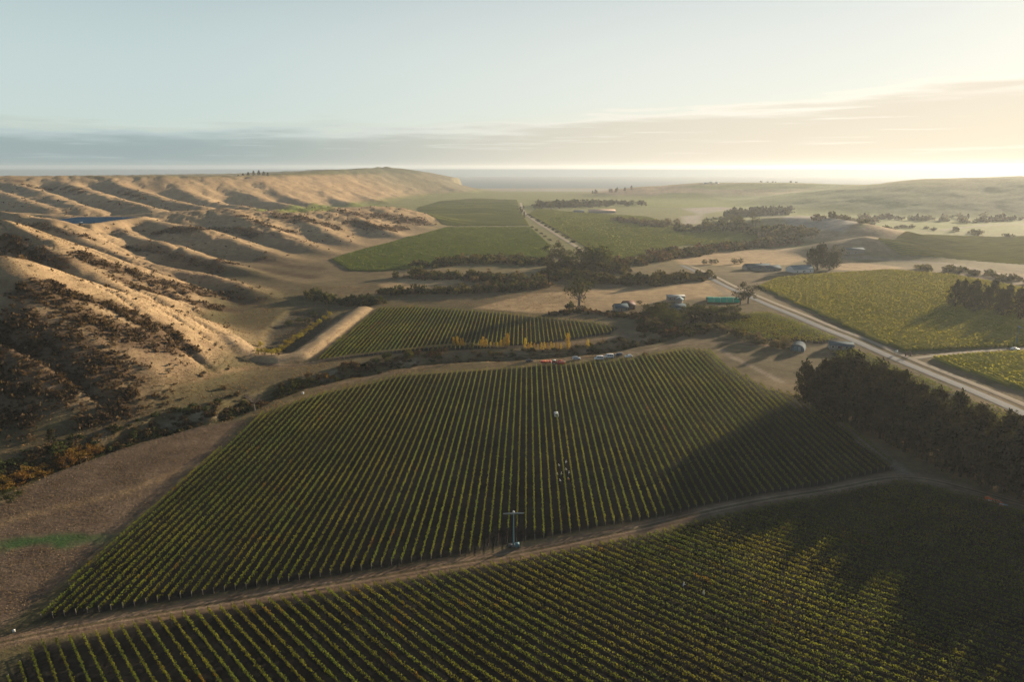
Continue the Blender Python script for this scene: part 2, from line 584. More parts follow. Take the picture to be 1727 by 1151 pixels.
FARR = ground_poly([(893, 362), (905, 352), (960, 358), (1090, 366), (1140, 380), (1250, 385), (1300, 400), (1240, 409), (1150, 415), (1100, 425), (1050, 438), (1012, 440), (990, 418), (940, 388)])
FARR2 = ground_poly([(890, 338), (925, 337), (935, 352), (900, 348)])
FARR3 = ground_poly([(1480, 404), (1560, 396), (1680, 400), (1800, 396), (1800, 452), (1640, 440), (1520, 432)])
STUBBLE = ground_poly([(-160, 905), (0, 852), (60, 818), (150, 775), (250, 742), (350, 718), (415, 708), (372, 752), (300, 815), (180, 915), (70, 1010), (0, 1062), (-160, 1150)])
GOLD = [ground_poly(p) for p in (
    [(800, 520), (900, 495), (1000, 490), (1100, 490), (1190, 470), (1245, 495), (1190, 503), (1080, 515), (1000, 528), (900, 528)],
    [(1130, 436), (1200, 425), (1330, 418), (1370, 432), (1330, 447), (1240, 450), (1150, 446)],
    [(1400, 455), (1420, 438), (1530, 452), (1480, 458)],
    [(640, 480), (720, 462), (800, 470), (760, 482), (650, 490)])]
GREENS = [ground_poly(p) for p in (
    [(1060, 338), (1120, 326), (1180, 326), (1280, 338), (1270, 348), (1120, 350), (1050, 348)],
    [(1327, 352), (1420, 345), (1470, 358), (1450, 370), (1340, 362)],
    [(1450, 385), (1540, 376), (1640, 373), (1640, 382), (1520, 388)],
    [(1150, 315), (1300, 310), (1400, 312), (1350, 318), (1200, 320)],
    [(430, 353), (520, 346), (640, 341), (640, 348), (560, 355), (470, 358)],
    [(1640, 560), (1740, 545), (1740, 575), (1660, 580)])]
TAN = [ground_poly(p) for p in ([(1150, 352), (1215, 349), (1240, 352), (1180, 362)], [(1290, 366), (1390, 364), (1450, 376), (1420, 392), (1330, 388)], [(1150, 365), (1185, 362), (1180, 378), (1150, 378)])]
TRACKS = [(ground_line(p), w, c) for p, w, c in (
    ([(-120, 1112), (0, 1086), (60, 1070), (200, 1046), (330, 1024), (500, 995), (640, 974), (750, 954), (870, 935), (975, 913), (1080, 892), (1200, 861), (1300, 841), (1400, 827), (1510, 803), (1560, 806), (1640, 828), (1727, 852), (1850, 885)], 3.1, (0.30, 0.20, 0.125)),
    ([(1530, 802), (1490, 770), (1455, 745), (1420, 715)], 2.0, (0.30, 0.24, 0.19)),
    ([(430, 704), (500, 672), (600, 645), (700, 625), (850, 614), (940, 613), (1060, 603), (1105, 590), (1200, 581), (1330, 588)], 4.4, (0.20, 0.155, 0.075)),
    ([(540, 655), (600, 641), (700, 621), (850, 609), (960, 606), (1080, 594), (1140, 581), (1250, 578), (1330, 588)], 1.3, (0.32, 0.23, 0.14)),
    ([(430, 610), (505, 618), (560, 604), (650, 592), (780, 579), (860, 586), (950, 580), (1050, 568), (1100, 556)], 2.2, (0.33, 0.24, 0.14)),
    ([(1215, 590), (1260, 615), (1320, 645)], 1.6, (0.38, 0.30, 0.21)),
    ([(560, 350), (700, 380), (748, 382), (900, 384)], 3.0, (0.36, 0.27, 0.16)),
    ([(0, 700), (90, 668), (200, 650), (330, 640), (420, 620), (500, 618)], 2.5, (0.27, 0.19, 0.10)),
    ([(1235, 503), (1200, 478), (1150, 470)], 3.0, (0.36, 0.29, 0.20)),
    ([(1390, 434), (1480, 437), (1600, 445), (1727, 470), (1850, 490)], 5.0, (0.36, 0.30, 0.22)),
    ([(1590, 388), (1660, 380), (1760, 378)], 5.0, (0.42, 0.36, 0.28)),
    ([(1010, 452), (1050, 440), (1090, 432)], 3.0, (0.36, 0.31, 0.16)))]

# ------------------------------------------------------------------ terrain


def build_terrain():
    nr, na = GRID_R, GRID_A
    X, Y, Z = GX.ravel(), GY.ravel(), GZ.ravel()
    n1 = fbm(X, Y, 40.0, 4, 81); n2 = fbm(X, Y, 8.0, 3, 82); n3 = fbm(X, Y, 220.0, 3, 83)
    col = np.empty((len(X), 3))
    gold = np.array((0.395, 0.28, 0.16))
    col[:] = gold
    col *= (1 + 0.22 * n1 + 0.16 * n2)[:, None]
    n4 = fbm(X, Y, 90.0, 3, 84)
    w4 = np.clip(0.6 * n4 + 0.15, 0, 0.7)[:, None]
    col[:] = col * (1 - w4) + np.array((0.25, 0.17, 0.10)) * w4

    def blend(w, c):
        w = np.clip(w, 0, 1)[:, None]
        col[:] = col * (1 - w) + np.array(c) * w

    hb = h_base(X, Y)
    hill = sstep(3, 12, Z - hb)
    flat_near = (1 - hill)
    # valley-bottom grass is duller and greener than the hills
    blend(flat_near * (0.85 + 0.5 * n1) * sstep(1400, 500, Y), (0.15, 0.115, 0.06))
    blend(flat_near * (0.3 + 0.9 * n4) * sstep(900, 400, Y), (0.085, 0.08, 0.038))
    blend(flat_near * sstep(620, 900, Y) * sstep(-0.16, -0.05, X / np.maximum(Y, 1)) * 0.85, (0.185, 0.18, 0.07))
    blend(flat_near * sstep(1200, 1900, Y) * 0.9, (0.20, 0.205, 0.07))
    # dark scrubby ground on parts of the near hills
    scr = scrub_density(X, Y, Z)
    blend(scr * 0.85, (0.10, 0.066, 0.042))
    # green pasture on the tops far left and on the right
    top = sstep(76, 86, Z) * sstep(1500, 1900, Y) * (X < 0)
    blend(top * 0.85, (0.11, 0.125, 0.05))
    right = sstep(0.22, 0.34, X / np.maximum(Y, 1)) * sstep(950, 1300, Y)
    blend(right * (0.85 + 0.8 * n3), (0.25, 0.265, 0.10))
    blend(hill * sstep(2300, 2900, Y) * (X < 0) * 0.75, (0.17, 0.165, 0.10))

    def zone(poly, c, soft=2.0, amt=1.0, vary=0.12):
        xs = [p[0] for p in poly]; ys = [p[1] for p in poly]
        m = (X > min(xs) - 20) & (X < max(xs) + 20) & (Y > min(ys) - 20) & (Y < max(ys) + 20)
        w = np.zeros(len(X))
        s = soft * np.maximum(1.0, Y[m] / 500.0)
        w[m] = np.clip(poly_edge(X[m] + 1.5 * n2[m], Y[m] + 1.5 * n1[m], poly) / s + 0.5, 0, 1) * amt
        c = np.array(c)[None] * (1 + vary * n2 + vary * n1)[:, None]
        col[:] = col * (1 - w[:, None]) + c * w[:, None]

    for g in GOLD:
        zone(g, (0.42, 0.29, 0.155), 5)
    for g in TAN:
        zone(g, (0.36, 0.31, 0.25), 6)
    for g in GREENS:
        zone(g, (0.19, 0.21, 0.055), 6)
    zone(STUBBLE, (0.165, 0.115, 0.078), 3, 1, 0.28)
    # a greener wet patch and a paler wheel-mark in the stubble
    p = px(92, 912)
    d = np.hypot((X - p[0] + 8 * n1) / 26.0, (Y - p[1] + 4 * n2) / 6.5)
    blend((1 - sstep(0.35, 1.1, d)) * (0.95 + 0.5 * n2), (0.06, 0.105, 0.035))
    d, _ = poly_dist(X, Y + 3 * n1, ground_line([(-100, 905), (60, 868), (200, 835), (330, 785)]))
    blend((1 - sstep(1.0, 4.5, d)) * 0.55, (0.34, 0.23, 0.125))
    # bare soil and mown grass under the vines
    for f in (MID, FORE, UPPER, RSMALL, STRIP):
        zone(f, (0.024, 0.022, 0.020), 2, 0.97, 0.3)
    for f in (RBIG, RBIG2, FARL, FARL2, FARR, FARR2, FARR3):
        zone(f, (0.165, 0.175, 0.055), 5)
    for line, w, c in TRACKS:
        lx = [q[0] for q in line]; ly = [q[1] for q in line]
        m = (X > min(lx) - 30) & (X < max(lx) + 30) & (Y > min(ly) - 30) & (Y < max(ly) + 30)
        wgt = np.zeros(len(X))
        d, _ = poly_dist(X[m] + 0.8 * n2[m], Y[m] + 0.8 * n2[m], line)
        wgt[m] = (1 - sstep(w * 0.75, w * 1.35, d)) * (0.85 + 0.3 * n2[m])
        c = 0.72 * np.array(c)[None] * (1 + 0.15 * n2)[:, None]
        wgt = np.clip(wgt, 0, 1)[:, None]
        col[:] = col * (1 - wgt) + c * wgt
        # two bare wheel ruts in every track
        rut = np.zeros(len(X))
        rut[m] = 1 - sstep(0.25, 0.55, np.abs(d - min(0.9, w * 0.5)))
        blend(rut * 0.3, (0.32, 0.23, 0.15))
    # gully: damp grass in the bottom, bare clay on the banks
    d, w = poly_dist(X, Y, GULLY3)
    q = d / np.maximum(w, 3)
    blend((1 - sstep(0.3, 0.75, q)) * 0.85 * (Y < 800), (0.085, 0.085, 0.04))
    bank = np.exp(-((q - 0.72) / 0.2) ** 2) * sstep(0.0, 0.5, fbm(X, Y, 14.0, 2, 91)) * (Y < 800)
    blend(bank * 0.8, (0.36, 0.29, 0.20))
    # pond mud
    e = poly_edge(X, Y, POND)
    blend(sstep(2, 6, e) * 0.9 * (Y < 800), (0.075, 0.065, 0.045))
    d, _ = poly_dist(X, Y, BANK)
    blend((1 - sstep(6, 11, d)) * 0.8 * (Y < 800), (0.42, 0.30, 0.18))
    # the river flat near the coast, and the beach
    blend(sstep(3000, 3400, Y) * sstep(6, 1, Z) * (X < 700), (0.30, 0.26, 0.17))
    blend(sstep(1.0, -1.0, Z) * sstep(3000, 3300, Y) * (X > -150), (0.33, 0.31, 0.27))
    col[:] = np.clip(col, 0.01, 0.8)
    i = np.arange((nr - 1) * (na - 1)); rr = i // (na - 1); cc = i % (na - 1)
    v0 = rr * na + cc
    faces = np.stack([v0, v0 + 1, v0 + na + 1, v0 + na], 1)
    m, nt, out = new_mat('ground_mat')
    p = nt.nodes.new('ShaderNodeBsdfPrincipled')
    tc = nt.nodes.new('ShaderNodeTexCoord')
    na_ = N(nt, 'ShaderNodeTexNoise', i_Scale=0.9, i_Detail=6.0, i_Roughness=0.7)
    nb = N(nt, 'ShaderNodeTexNoise', i_Scale=0.13, i_Detail=5.0, i_Roughness=0.65)
    nc = N(nt, 'ShaderNodeTexNoise', i_Scale=0.02, i_Detail=6.0, i_Roughness=0.65)
    for nn in (na_, nb, nc):
        nt.links.new(tc.outputs['Object'], nn.inputs['Vector'])
    s = math_node(nt, 'ADD', math_node(nt, 'MULTIPLY', na_.outputs['Fac'], 0.9), math_node(nt, 'MULTIPLY', nb.outputs['Fac'], 1.1))
    s = math_node(nt, 'ADD', s, math_node(nt, 'MULTIPLY', nc.outputs['Fac'], 0.5))
    v = math_node(nt, 'ADD', 1 - 1.25, s)
    hsv = N(nt, 'ShaderNodeHueSaturation')
    # stock tracks contour round the steep faces
    geo = nt.nodes.new('ShaderNodeNewGeometry')
    sp = nt.nodes.new('ShaderNodeSeparateXYZ'); nt.links.new(geo.outputs['Normal'], sp.inputs[0])
    so = nt.nodes.new('ShaderNodeSeparateXYZ'); nt.links.new(tc.outputs['Object'], so.inputs[0])
    steep = ramp01(nt, sp.outputs[2], 0.965, 0.90)
    ph = math_node(nt, 'ADD', math_node(nt, 'MULTIPLY', so.outputs[2], 4.2), math_node(nt, 'MULTIPLY', nb.outputs['Fac'], 14.0))
    tr_ = math_node(nt, 'MULTIPLY', ramp01(nt, math_node(nt, 'SINE', ph), 0.25, 0.9), math_node(nt, 'MULTIPLY', steep, ramp01(nt, nc.outputs['Fac'], 0.42, 0.6)))
    v = math_node(nt, 'MULTIPLY', v, math_node(nt, 'SUBTRACT', 1.0, math_node(nt, 'MULTIPLY', tr_, 0.35)))
    nt.links.new(attr_col(nt), hsv.inputs['Color'])
    nt.links.new(v, hsv.inputs['Value'])
    nt.links.new(math_node(nt, 'ADD', 0.49, math_node(nt, 'MULTIPLY', nb.outputs['Fac'], 0.02)), hsv.inputs['Hue'])
    nt.links.new(hsv.outputs[0], p.inputs['Base Color'])
    p.inputs['Roughness'].default_value = 1.0
    p.inputs['Specular IOR Level'].default_value = 0.05
    bp = N(nt, 'ShaderNodeBump', i_Strength=0.5, i_Distance=0.5)
    nt.links.new(math_node(nt, 'ADD', na_.outputs['Fac'], math_node(nt, 'MULTIPLY', nb.outputs['Fac'], 2.0)), bp.inputs['Height'])
    nt.links.new(bp.outputs[0], p.inputs['Normal'])
    nt.links.new(p.outputs[0], out.inputs[0])
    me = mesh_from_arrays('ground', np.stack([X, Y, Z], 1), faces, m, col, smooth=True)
    tag(link('ground', me), 'dry golden hills, vineyard flats and creek gully of the valley', kind='structure')


# dark scrub follows the hollows between the spurs: pixel lines and the patch radius in metres
SCRUB_LINES = (
    ([(150, 435), (190, 450), (230, 465), (280, 480), (330, 490), (380, 500), (430, 515)], 13), ([(200, 470), (240, 488), (300, 503), (350, 518), (410, 526)], 11),
    ([(40, 490), (80, 500), (120, 520), (170, 545), (220, 570), (270, 580), (310, 580)], 11), ([(60, 478), (110, 496), (160, 508), (200, 520), (250, 545), (300, 565)], 9),
    ([(30, 530), (60, 560), (100, 580), (150, 610), (190, 640), (210, 660)], 11), ([(40, 600), (80, 630), (130, 640), (160, 660)], 11), ([(15, 570), (20, 640), (30, 680), (90, 680)], 12),
    ([(0, 405), (40, 425), (80, 440), (110, 455)], 9), ([(220, 420), (260, 425), (300, 435), (340, 445), (380, 460)], 9), ([(270, 392), (330, 385), (400, 390), (440, 400)], 11),
    ([(410, 365), (450, 380), (500, 395)], 14), ([(480, 365), (530, 375), (570, 385)], 18), ([(590, 360), (640, 365), (690, 372), (720, 378)], 22), ([(600, 380), (650, 385), (690, 386)], 18),
    ([(370, 440), (420, 450), (470, 460), (540, 470)], 10), ([(440, 440), (500, 450), (550, 455)], 10), ([(30, 305), (60, 318), (100, 322)], 16), ([(110, 318), (150, 328)], 14),
    ([(200, 325), (250, 338)], 12), ([(60, 380), (110, 392), (150, 400)], 7))
SCRUB_SPOTS = []
for _l, _r in SCRUB_LINES:
    for _p, _q in zip(_l[:-1], _l[1:]):
        _n = max(2, int(math.hypot(_q[0] - _p[0], _q[1] - _p[1]) / 12))
        for _k in range(_n):
            _t = _k / _n
            SCRUB_SPOTS.append((px(_p[0] + (_q[0] - _p[0]) * _t, _p[1] + (_q[1] - _p[1]) * _t), _r, _r, 0.0))


def scrub_density(x, y, z):
    w = np.zeros(np.shape(x))
    n = fbm(x, y, 26.0, 4, 95)
    for p, ra, rb, rot in SCRUB_SPOTS:
        c, s = math.cos(rot), math.sin(rot)
        dx, dy = x - p[0], y - p[1]
        m = np.nonzero((np.abs(dx) < ra * 2) & (np.abs(dy) < ra * 2))[0]
        if len(m):
            d = np.hypot((dx[m] * c + dy[m] * s) / ra, (-dx[m] * s + dy[m] * c) / rb)
            w[m] = np.maximum(w[m], 1 - sstep(0.45, 1.25, d - 0.55 * n[m]))
    # the shaded slope above the lower creek is scrub from top to bottom
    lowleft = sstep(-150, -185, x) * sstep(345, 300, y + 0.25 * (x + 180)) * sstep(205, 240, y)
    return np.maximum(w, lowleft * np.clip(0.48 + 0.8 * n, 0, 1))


build_terrain()

# ------------------------------------------------------------------ sea, reservoir, pond


def water_mat(name, col, scale, strength, rough=0.25, spec=0.5):
    m, nt, out = new_mat(name)
    p = nt.nodes.new('ShaderNodeBsdfPrincipled')
    p.inputs['Base Color'].default_value = col + (1,)
    p.inputs['Roughness'].default_value = rough
    p.inputs['IOR'].default_value = 1.33
    p.inputs['Specular IOR Level'].default_value = spec
    tc = nt.nodes.new('ShaderNodeTexCoord')
    nz = N(nt, 'ShaderNodeTexNoise', i_Scale=scale, i_Detail=5.0)
    nt.links.new(tc.outputs['Object'], nz.inputs['Vector'])
    bp = N(nt, 'ShaderNodeBump', i_Strength=strength, i_Distance=1.0)
    nt.links.new(nz.outputs['Fac'], bp.inputs['Height'])
    nt.links.new(bp.outputs[0], p.inputs['Normal'])
    nt.links.new(p.outputs[0], out.inputs[0])
    return m


SEA_R = 8500.0
v = np.array([[-SEA_R, 2500, -4], [SEA_R, 2500, -4], [SEA_R, SEA_R, -4], [-SEA_R, SEA_R, -4]], float)
tag(link('sea', mesh_from_arrays('sea', v, np.array([[0, 1, 2, 3]]), water_mat('sea_mat', (0.02, 0.06, 0.075), 0.02, 0.6, 0.45))), 'pale blue sea beyond the mouth of the valley', kind='structure')
x, y, z = RES_C
v = np.array([[x - 45, y - 61, z - 0.4], [x + 45, y - 61, z - 0.4], [x + 45, y + 61, z - 0.4], [x - 45, y + 61, z - 0.4]])
tag(link('reservoir_water', mesh_from_arrays('reservoir_water', v, np.array([[0, 1, 2, 3]]), water_mat('reservoir_mat', (0.012, 0.055, 0.115), 0.8, 0.5, 0.7, 0.0))), 'dark blue reservoir water on the hill terrace', kind='structure')

# ------------------------------------------------------------------ haze over the whole place
m, nt, out = new_mat('haze_mat')
pv = nt.nodes.new('ShaderNodeVolumePrincipled')
pv.inputs['Color'].default_value = (0.86, 0.93, 1.0, 1)
pv.inputs['Density'].default_value = HAZE_DENSITY
pv.inputs['Anisotropy'].default_value = HAZE_ANISO
nt.links.new(pv.outputs[0], out.inputs['Volume'])
B = SEA_R + 500
zb, zt = -180.0, 126.0
v = np.array([[sx * B, sy, sz] for sz in (zb, zt) for sy in (-800.0, B) for sx in (-1, 1)])
f = np.array([[0, 2, 3, 1], [4, 5, 7, 6], [0, 1, 5, 4], [2, 6, 7, 3], [0, 4, 6, 2], [1, 3, 7, 5]])
tag(link('haze', mesh_from_arrays('haze', v, f, m)), 'warm evening haze lying over the whole valley', kind='stuff')

# ------------------------------------------------------------------ roads


def strip(name, line, width, mat, lift, side=0.0, step=6.0):
    P = np.array(line)
    seg = np.hypot(*(P[1:] - P[:-1]).T); s = np.concatenate([[0], np.cumsum(seg)])
    t = np.linspace(0, s[-1], max(2, int(s[-1] / step)))
    Q = np.stack([np.interp(t, s, P[:, 0]), np.interp(t, s, P[:, 1])], 1)
    for _ in range(3):
        Q[1:-1] = (Q[:-2] + 2 * Q[1:-1] + Q[2:]) / 4
    T = np.gradient(Q, axis=0); T /= np.linalg.norm(T, axis=1, keepdims=True)
    Nn = np.stack([T[:, 1], -T[:, 0]], 1)
    rows = []
    for k in (-1, -0.5, 0, 0.5, 1):
        q = Q + Nn * (side + k * width / 2)
        rows.append(np.column_stack([q, hm(q[:, 0], q[:, 1]) + lift + 0.05 * (1 - abs(k))]))
    n = len(Q)
    v = np.concatenate(rows)
    i = np.arange(n - 1)
    f = np.concatenate([np.stack([i + j * n, i + 1 + j * n, i + 1 + (j + 1) * n, i + (j + 1) * n], 1) for j in range(4)])[:, ::-1]
    return mesh_from_arrays(name, v, f, mat, smooth=True)


seal = mat_plain('chip_seal', (0.155, 0.16, 0.16), 0.9, vary=0.2, scale=0.4)
gravel = mat_plain('road_gravel', (0.33, 0.26, 0.175), 1.0, vary=0.3, scale=0.5)
ROAD = ground_line([(1150, 448), (1190, 466), (1240, 491), (1305, 519), (1400, 559), (1480, 593), (1550, 623), (1640, 660), (1727, 698), (1850, 752), (1960, 800)])
tag(link('road', strip('road', ROAD, 5.2, seal, 0.12)), 'pale sealed road running down the right side', kind='structure')
tag(link('verge', strip('verge', ROAD, 3.8, gravel, 0.10, side=-8.0)), 'bare gravel verge along the far side of the road', kind='structure')
LANE = ground_line([(1535, 606), (1580, 600), (1640, 594), (1727, 588), (1900, 578)])
tag(link('side_lane', strip('side_lane', LANE, 3.6, gravel, 0.14)), 'narrow gravel lane branching off the road to the right', kind='structure')
AVENUE = ground_line([(1000, 434), (975, 418), (940, 397), (905, 375), (886, 361), (880, 350), (878, 342)])
tag(link('valley_road', strip('valley_road', AVENUE, 6.0, gravel, 0.25, step=12)), 'straight pale road through the middle of the valley floor', kind='structure')


def track_strip(pts, width, seed):
    """a farm track: two worn wheel ruts, a grassy crown and ragged edges"""
    P = np.array(ground_line(pts))
    sg = np.concatenate([[0], np.cumsum(np.hypot(*(P[1:] - P[:-1]).T))])
    t = np.arange(0, sg[-1], 1.2)
    Q = np.stack([np.interp(t, sg, P[:, 0]), np.interp(t, sg, P[:, 1])], 1)
    for _ in range(60):
        Q[1:-1] = (Q[:-2] + 2 * Q[1:-1] + Q[2:]) / 4
    T = np.gradient(Q, axis=0); T /= np.linalg.norm(T, axis=1, keepdims=True)
    Nn = np.stack([T[:, 1], -T[:, 0]], 1)
    earth, grass, pale = np.array((0.20, 0.135, 0.085)), np.array((0.11, 0.095, 0.045)), np.array((0.30, 0.215, 0.14))
    cols = (-1.0, -0.78, -0.56, -0.38, -0.2, 0.0, 0.2, 0.38, 0.56, 0.78, 1.0)
    tone = (grass, earth, earth, pale, earth, grass, earth, pale, earth, earth, grass)
    V, C = [], []
    for k, c in zip(cols, tone):
        e = 1 + (0.28 * fbm(t, t * 0 + k * 9, 6.0, 3, seed) if abs(k) == 1 else 0 * t)
        q = Q + Nn * (k * e * width / 2)[:, None]
        V.append(np.column_stack([q, hm(q[:, 0], q[:, 1]) + (0.05 if abs(k) < 1 else -0.12)]))
        C.append(c[None] * (1 + 0.35 * fbm(q[:, 0], q[:, 1], 4.0, 3, seed + 2) + 0.2 * fbm(q[:, 0], q[:, 1], 25.0, 2, seed + 5))[:, None])
    n = len(t); i = np.arange(n - 1)
    F = np.concatenate([np.stack([i + j * n, i + (j + 1) * n, i + 1 + (j + 1) * n, i + 1 + j * n], 1) for j in range(len(cols) - 1)])
    return mesh_from_arrays('farm_track', np.concatenate(V), F, bpy.data.materials['ground_mat'], np.clip(np.concatenate(C), .02, .6), smooth=True)


tag(link('farm_track', track_strip([(-120, 1112), (0, 1086), (60, 1070), (200, 1046), (330, 1024), (500, 995), (640, 974), (750, 954), (870, 935), (975, 913), (1080, 892), (1200, 861), (1300, 841), (1400, 827), (1510, 803), (1560, 806), (1640, 828), (1727, 852), (1850, 885)], 5.4, 501)), 'brown farm track between the middle and foreground vineyards', kind='structure')
tag(link('headland_track', track_strip([(540, 655), (600, 641), (700, 621), (850, 609), (960, 606), (1080, 594), (1140, 581), (1250, 578), (1330, 588)], 3.0, 511)), 'thin earth track along the top of the middle vineyard', kind='structure')
tag(link('bank_track', track_strip([(430, 612), (505, 618), (560, 604), (650, 592), (780, 580), (860, 586), (950, 581), (1050, 568), (1100, 556)], 3.4, 521)), 'pale earth track below the poplar vineyard', kind='structure')

# ------------------------------------------------------------------ vineyards: each near row is a thing of its own
vine_mat = mat_leaf('vine_leaves', 0.5, objvar=0.12)
far_vine_mat = mat_leaf('far_vine_leaves', 0.3, objvar=0.06)
post_mat = mat_plain('weathered_post', (0.15, 0.13, 0.105), 0.9, vary=0.2)


def box_mesh(name, sx, sy, z0, z1, mat, taper=1.0):
    v = np.array([[x * sx / 2 * t, y * sy / 2 * t, z] for z, t in ((z0, 1.0), (z1, taper)) for x, y in ((-1, -1), (1, -1), (1, 1), (-1, 1))])
    f = np.array([[3, 2, 1, 0], [4, 5, 6, 7], [0, 1, 5, 4], [1, 2, 6, 5], [2, 3, 7, 6], [3, 0, 4, 7]])
    return mesh_from_arrays(name, v, f, mat)


post_mesh = box_mesh('end_post', 0.16, 0.16, -0.4, 1.75, post_mat, 0.9)


def clip_rows(poly, azimuth, spacing, jitter=0.0):
    """parallel row segments that fill a polygon, ordered across the field"""
    d = np.array([math.sin(azimuth), math.cos(azimuth)]); n = np.array([d[1], -d[0]])
    P = np.array([p[:2] for p in poly])
    off = P @ n
    rows = []
    k = math.ceil((off.min() + 0.8) / spacing)
    while k * spacing < off.max() - 0.5:
        o = k * spacing
        ts = []
        for A, Bq in zip(P, np.roll(P, -1, axis=0)):
            a, b = A @ n - o, Bq @ n - o
            if (a > 0) != (b > 0):
                q = A + (Bq - A) * (a / (a - b))
                ts.append(q @ d)
        ts.sort()
        for t0, t1 in zip(ts[::2], ts[1::2]):
            if t1 - t0 > 8:
                rows.append((o, t0 + 0.8, t1 - 0.8))
        k += 1
    return rows, d, n


def row_foliage(o, t0, t1, d, n, per_m, leaf, rng, height=1.95, palette=0, notch=None):
    L = t1 - t0
    cnt = int(L * per_m)
    t = t0 + rng.random(cnt) * L
    # uneven vigour along the row, some vines missing
    xs = d[0] * t + n[0] * o; ys = d[1] * t + n[1] * o
    vig = fbm(xs, ys, 22.0, 3, 201) * 0.5 + fbm(xs * 1.7, ys * 1.7, 2.6, 2, 202) * 0.42
    keep = rng.random(cnt) < np.clip(0.92 + 0.55 * vig, 0.08, 1.0)
    if notch is not None:
        keep &= np.hypot(xs - notch[0], ys - notch[1]) > notch[2]
    t, xs, ys, vig = t[keep], xs[keep], ys[keep], vig[keep]
    cnt = len(t)
    if cnt < 4:
        return None
    w = np.clip(rng.normal(0, 0.14, cnt), -0.4, 0.4)
    hh = rng.random(cnt)
    top = height * (0.93 + 0.13 * vig)
    z = hm(xs, ys) + 0.55 + hh ** 0.62 * (top - 0.55)
    cen = np.stack([xs + n[0] * w, ys + n[1] * w, z], 1)
    g1 = np.array((0.135, 0.165, 0.032)); g2 = np.array((0.190, 0.192, 0.038)); rust = np.array((0.22, 0.10, 0.025)); dk = np.array((0.07, 0.095, 0.026))
    age = np.clip(0.45 + 0.55 * fbm(xs, ys, 30.0, 3, 203 + palette), 0, 1)[:, None]
    c = dk * (1 - age) + g1 * age
    yel = np.clip(0.7 * fbm(xs, ys, 14.0, 2, 205) + 0.16 + rng.normal(0, 0.15, cnt), 0, 1)[:, None]
    c = c * (1 - yel) + g2 * yel
    ru = (fbm(xs, ys, 7.0, 2, 207) + 0.35 * fbm(xs, ys, 60.0, 2, 208) + rng.normal(0, 0.12, cnt) > 0.72)[:, None]
    c = np.where(ru, c * 0.5 + rust * 0.5, c)
    c = c * (0.8 + 0.4 * rng.random((cnt, 1)))
    sz = leaf * (0.8 + 0.5 * rng.random(cnt))
    parts = leaf_quads(cen, sz, c, rng, flat=0.2)
    # the cordon: the woody arm that ties the vines of a row together along the wire
    k = max(2, int(L / 3.0))
    tt = np.linspace(t0, t1, k)
    cx = d[0] * tt + n[0] * o; cy = d[1] * tt + n[1] * o; cz = hm(cx, cy) + 0.92
    cv = np.concatenate([np.stack([cx - n[0] * .05, cy - n[1] * .05, cz], 1), np.stack([cx + n[0] * .05, cy + n[1] * .05, cz], 1), np.stack([cx, cy, cz - 0.09], 1)])
    i = np.arange(k - 1)
    cf = np.concatenate([np.stack([a * k + i, a * k + i + 1, b * k + i + 1, b * k + i], 1) for a, b in ((0, 1), (1, 2), (2, 0))])
    return join_parts([parts, (cv, cf, np.tile(np.array([[0.09, 0.065, 0.045]]), (3 * k, 1)))])


def plant(rows, d, n, per_m, leaf, name_label, group, rng, reverse=False, palette=0, posts=True, notch=None, height=1.95):
    if reverse:
        rows = rows[::-1]
    off_names = {}
    idx = 0; last = None
    for o, t0, t1 in rows:
        lab_extra = ''
        if last is not None and abs(o - last) < 1e-6:
            lab_extra = ', its other stretch'
        else:
            idx += 1
        last = o
        q = row_foliage(o, t0, t1, d, n, per_m, leaf, rng, palette=palette, notch=notch, height=height)
        if q is None:
            idx -= 0
            continue
        p0 = d * t0 + n * o; p1 = d * t1 + n * o
        z0 = gz(*p0)
        vv = q[0] - np.array([p0[0], p0[1], z0])
        ob = link('vine_row', mesh_from_arrays('vine_row', vv, q[1], vine_mat, q[2]), loc=(p0[0], p0[1], z0))
        which = ('first' if idx == 1 else ordinal(idx))
        tag(ob, name_label.format(which) + lab_extra, 'vine row', group)
        if posts:
            link('end_post', post_mesh, ob, (0, 0, 0))
            link('end_post', post_mesh, ob, (p1[0] - p0[0], p1[1] - p0[1], gz(*p1) - z0))
    return idx


vr = np.random.default_rng(21)
WIND = px(866, 921)
rows, d, n = clip_rows(MID, math.radians(1.28), 2.62)
print('mid rows', len(rows), sum(r[2] - r[1] for r in rows))
plant(rows, d, n, 17.5, 0.29, '{} vine row from the left edge of the middle vineyard', 'vine rows of the middle vineyard', vr, notch=(WIND[0], WIND[1], 8.5))
rows, d, n = clip_rows(FORE, math.radians(-41.9), 2.5)
print('fore rows', len(rows), sum(r[2] - r[1] for r in rows))
plant(rows, d, n, 21.5, 0.275, '{} slanting vine row from the lower left of the foreground vineyard', 'vine rows of the foreground vineyard', vr, palette=3, height=1.9)
rows, d, n = clip_rows(UPPER, math.radians(0.9), 2.7)
print('upper rows', len(rows), sum(r[2] - r[1] for r in rows))
plant(rows, d, n, 9.0, 0.42, '{} vine row from the left in the vineyard above the poplars', 'vine rows of the vineyard above the poplars', vr, palette=5)
rd = np.array(ROAD[5]) - np.array(ROAD[2])
RAZ = math.atan2(rd[0], rd[1])
rows, d, n = clip_rows(RSMALL, RAZ, 2.6)
print('rsmall rows', len(rows), sum(r[2] - r[1] for r in rows))
plant(rows, d, n, 6.5, 0.5, '{} vine row from the creek in the small vineyard beside the road', 'vine rows of the small roadside vineyard', vr, palette=6)
rows, d, n = clip_rows(STRIP, RAZ, 2.6)
print('strip rows', len(rows), sum(r[2] - r[1] for r in rows))
plant(rows, d, n, 6.5, 0.5, '{} vine row from the pines in the narrow strip by the road', 'vine rows between pines and road', vr, palette=6)


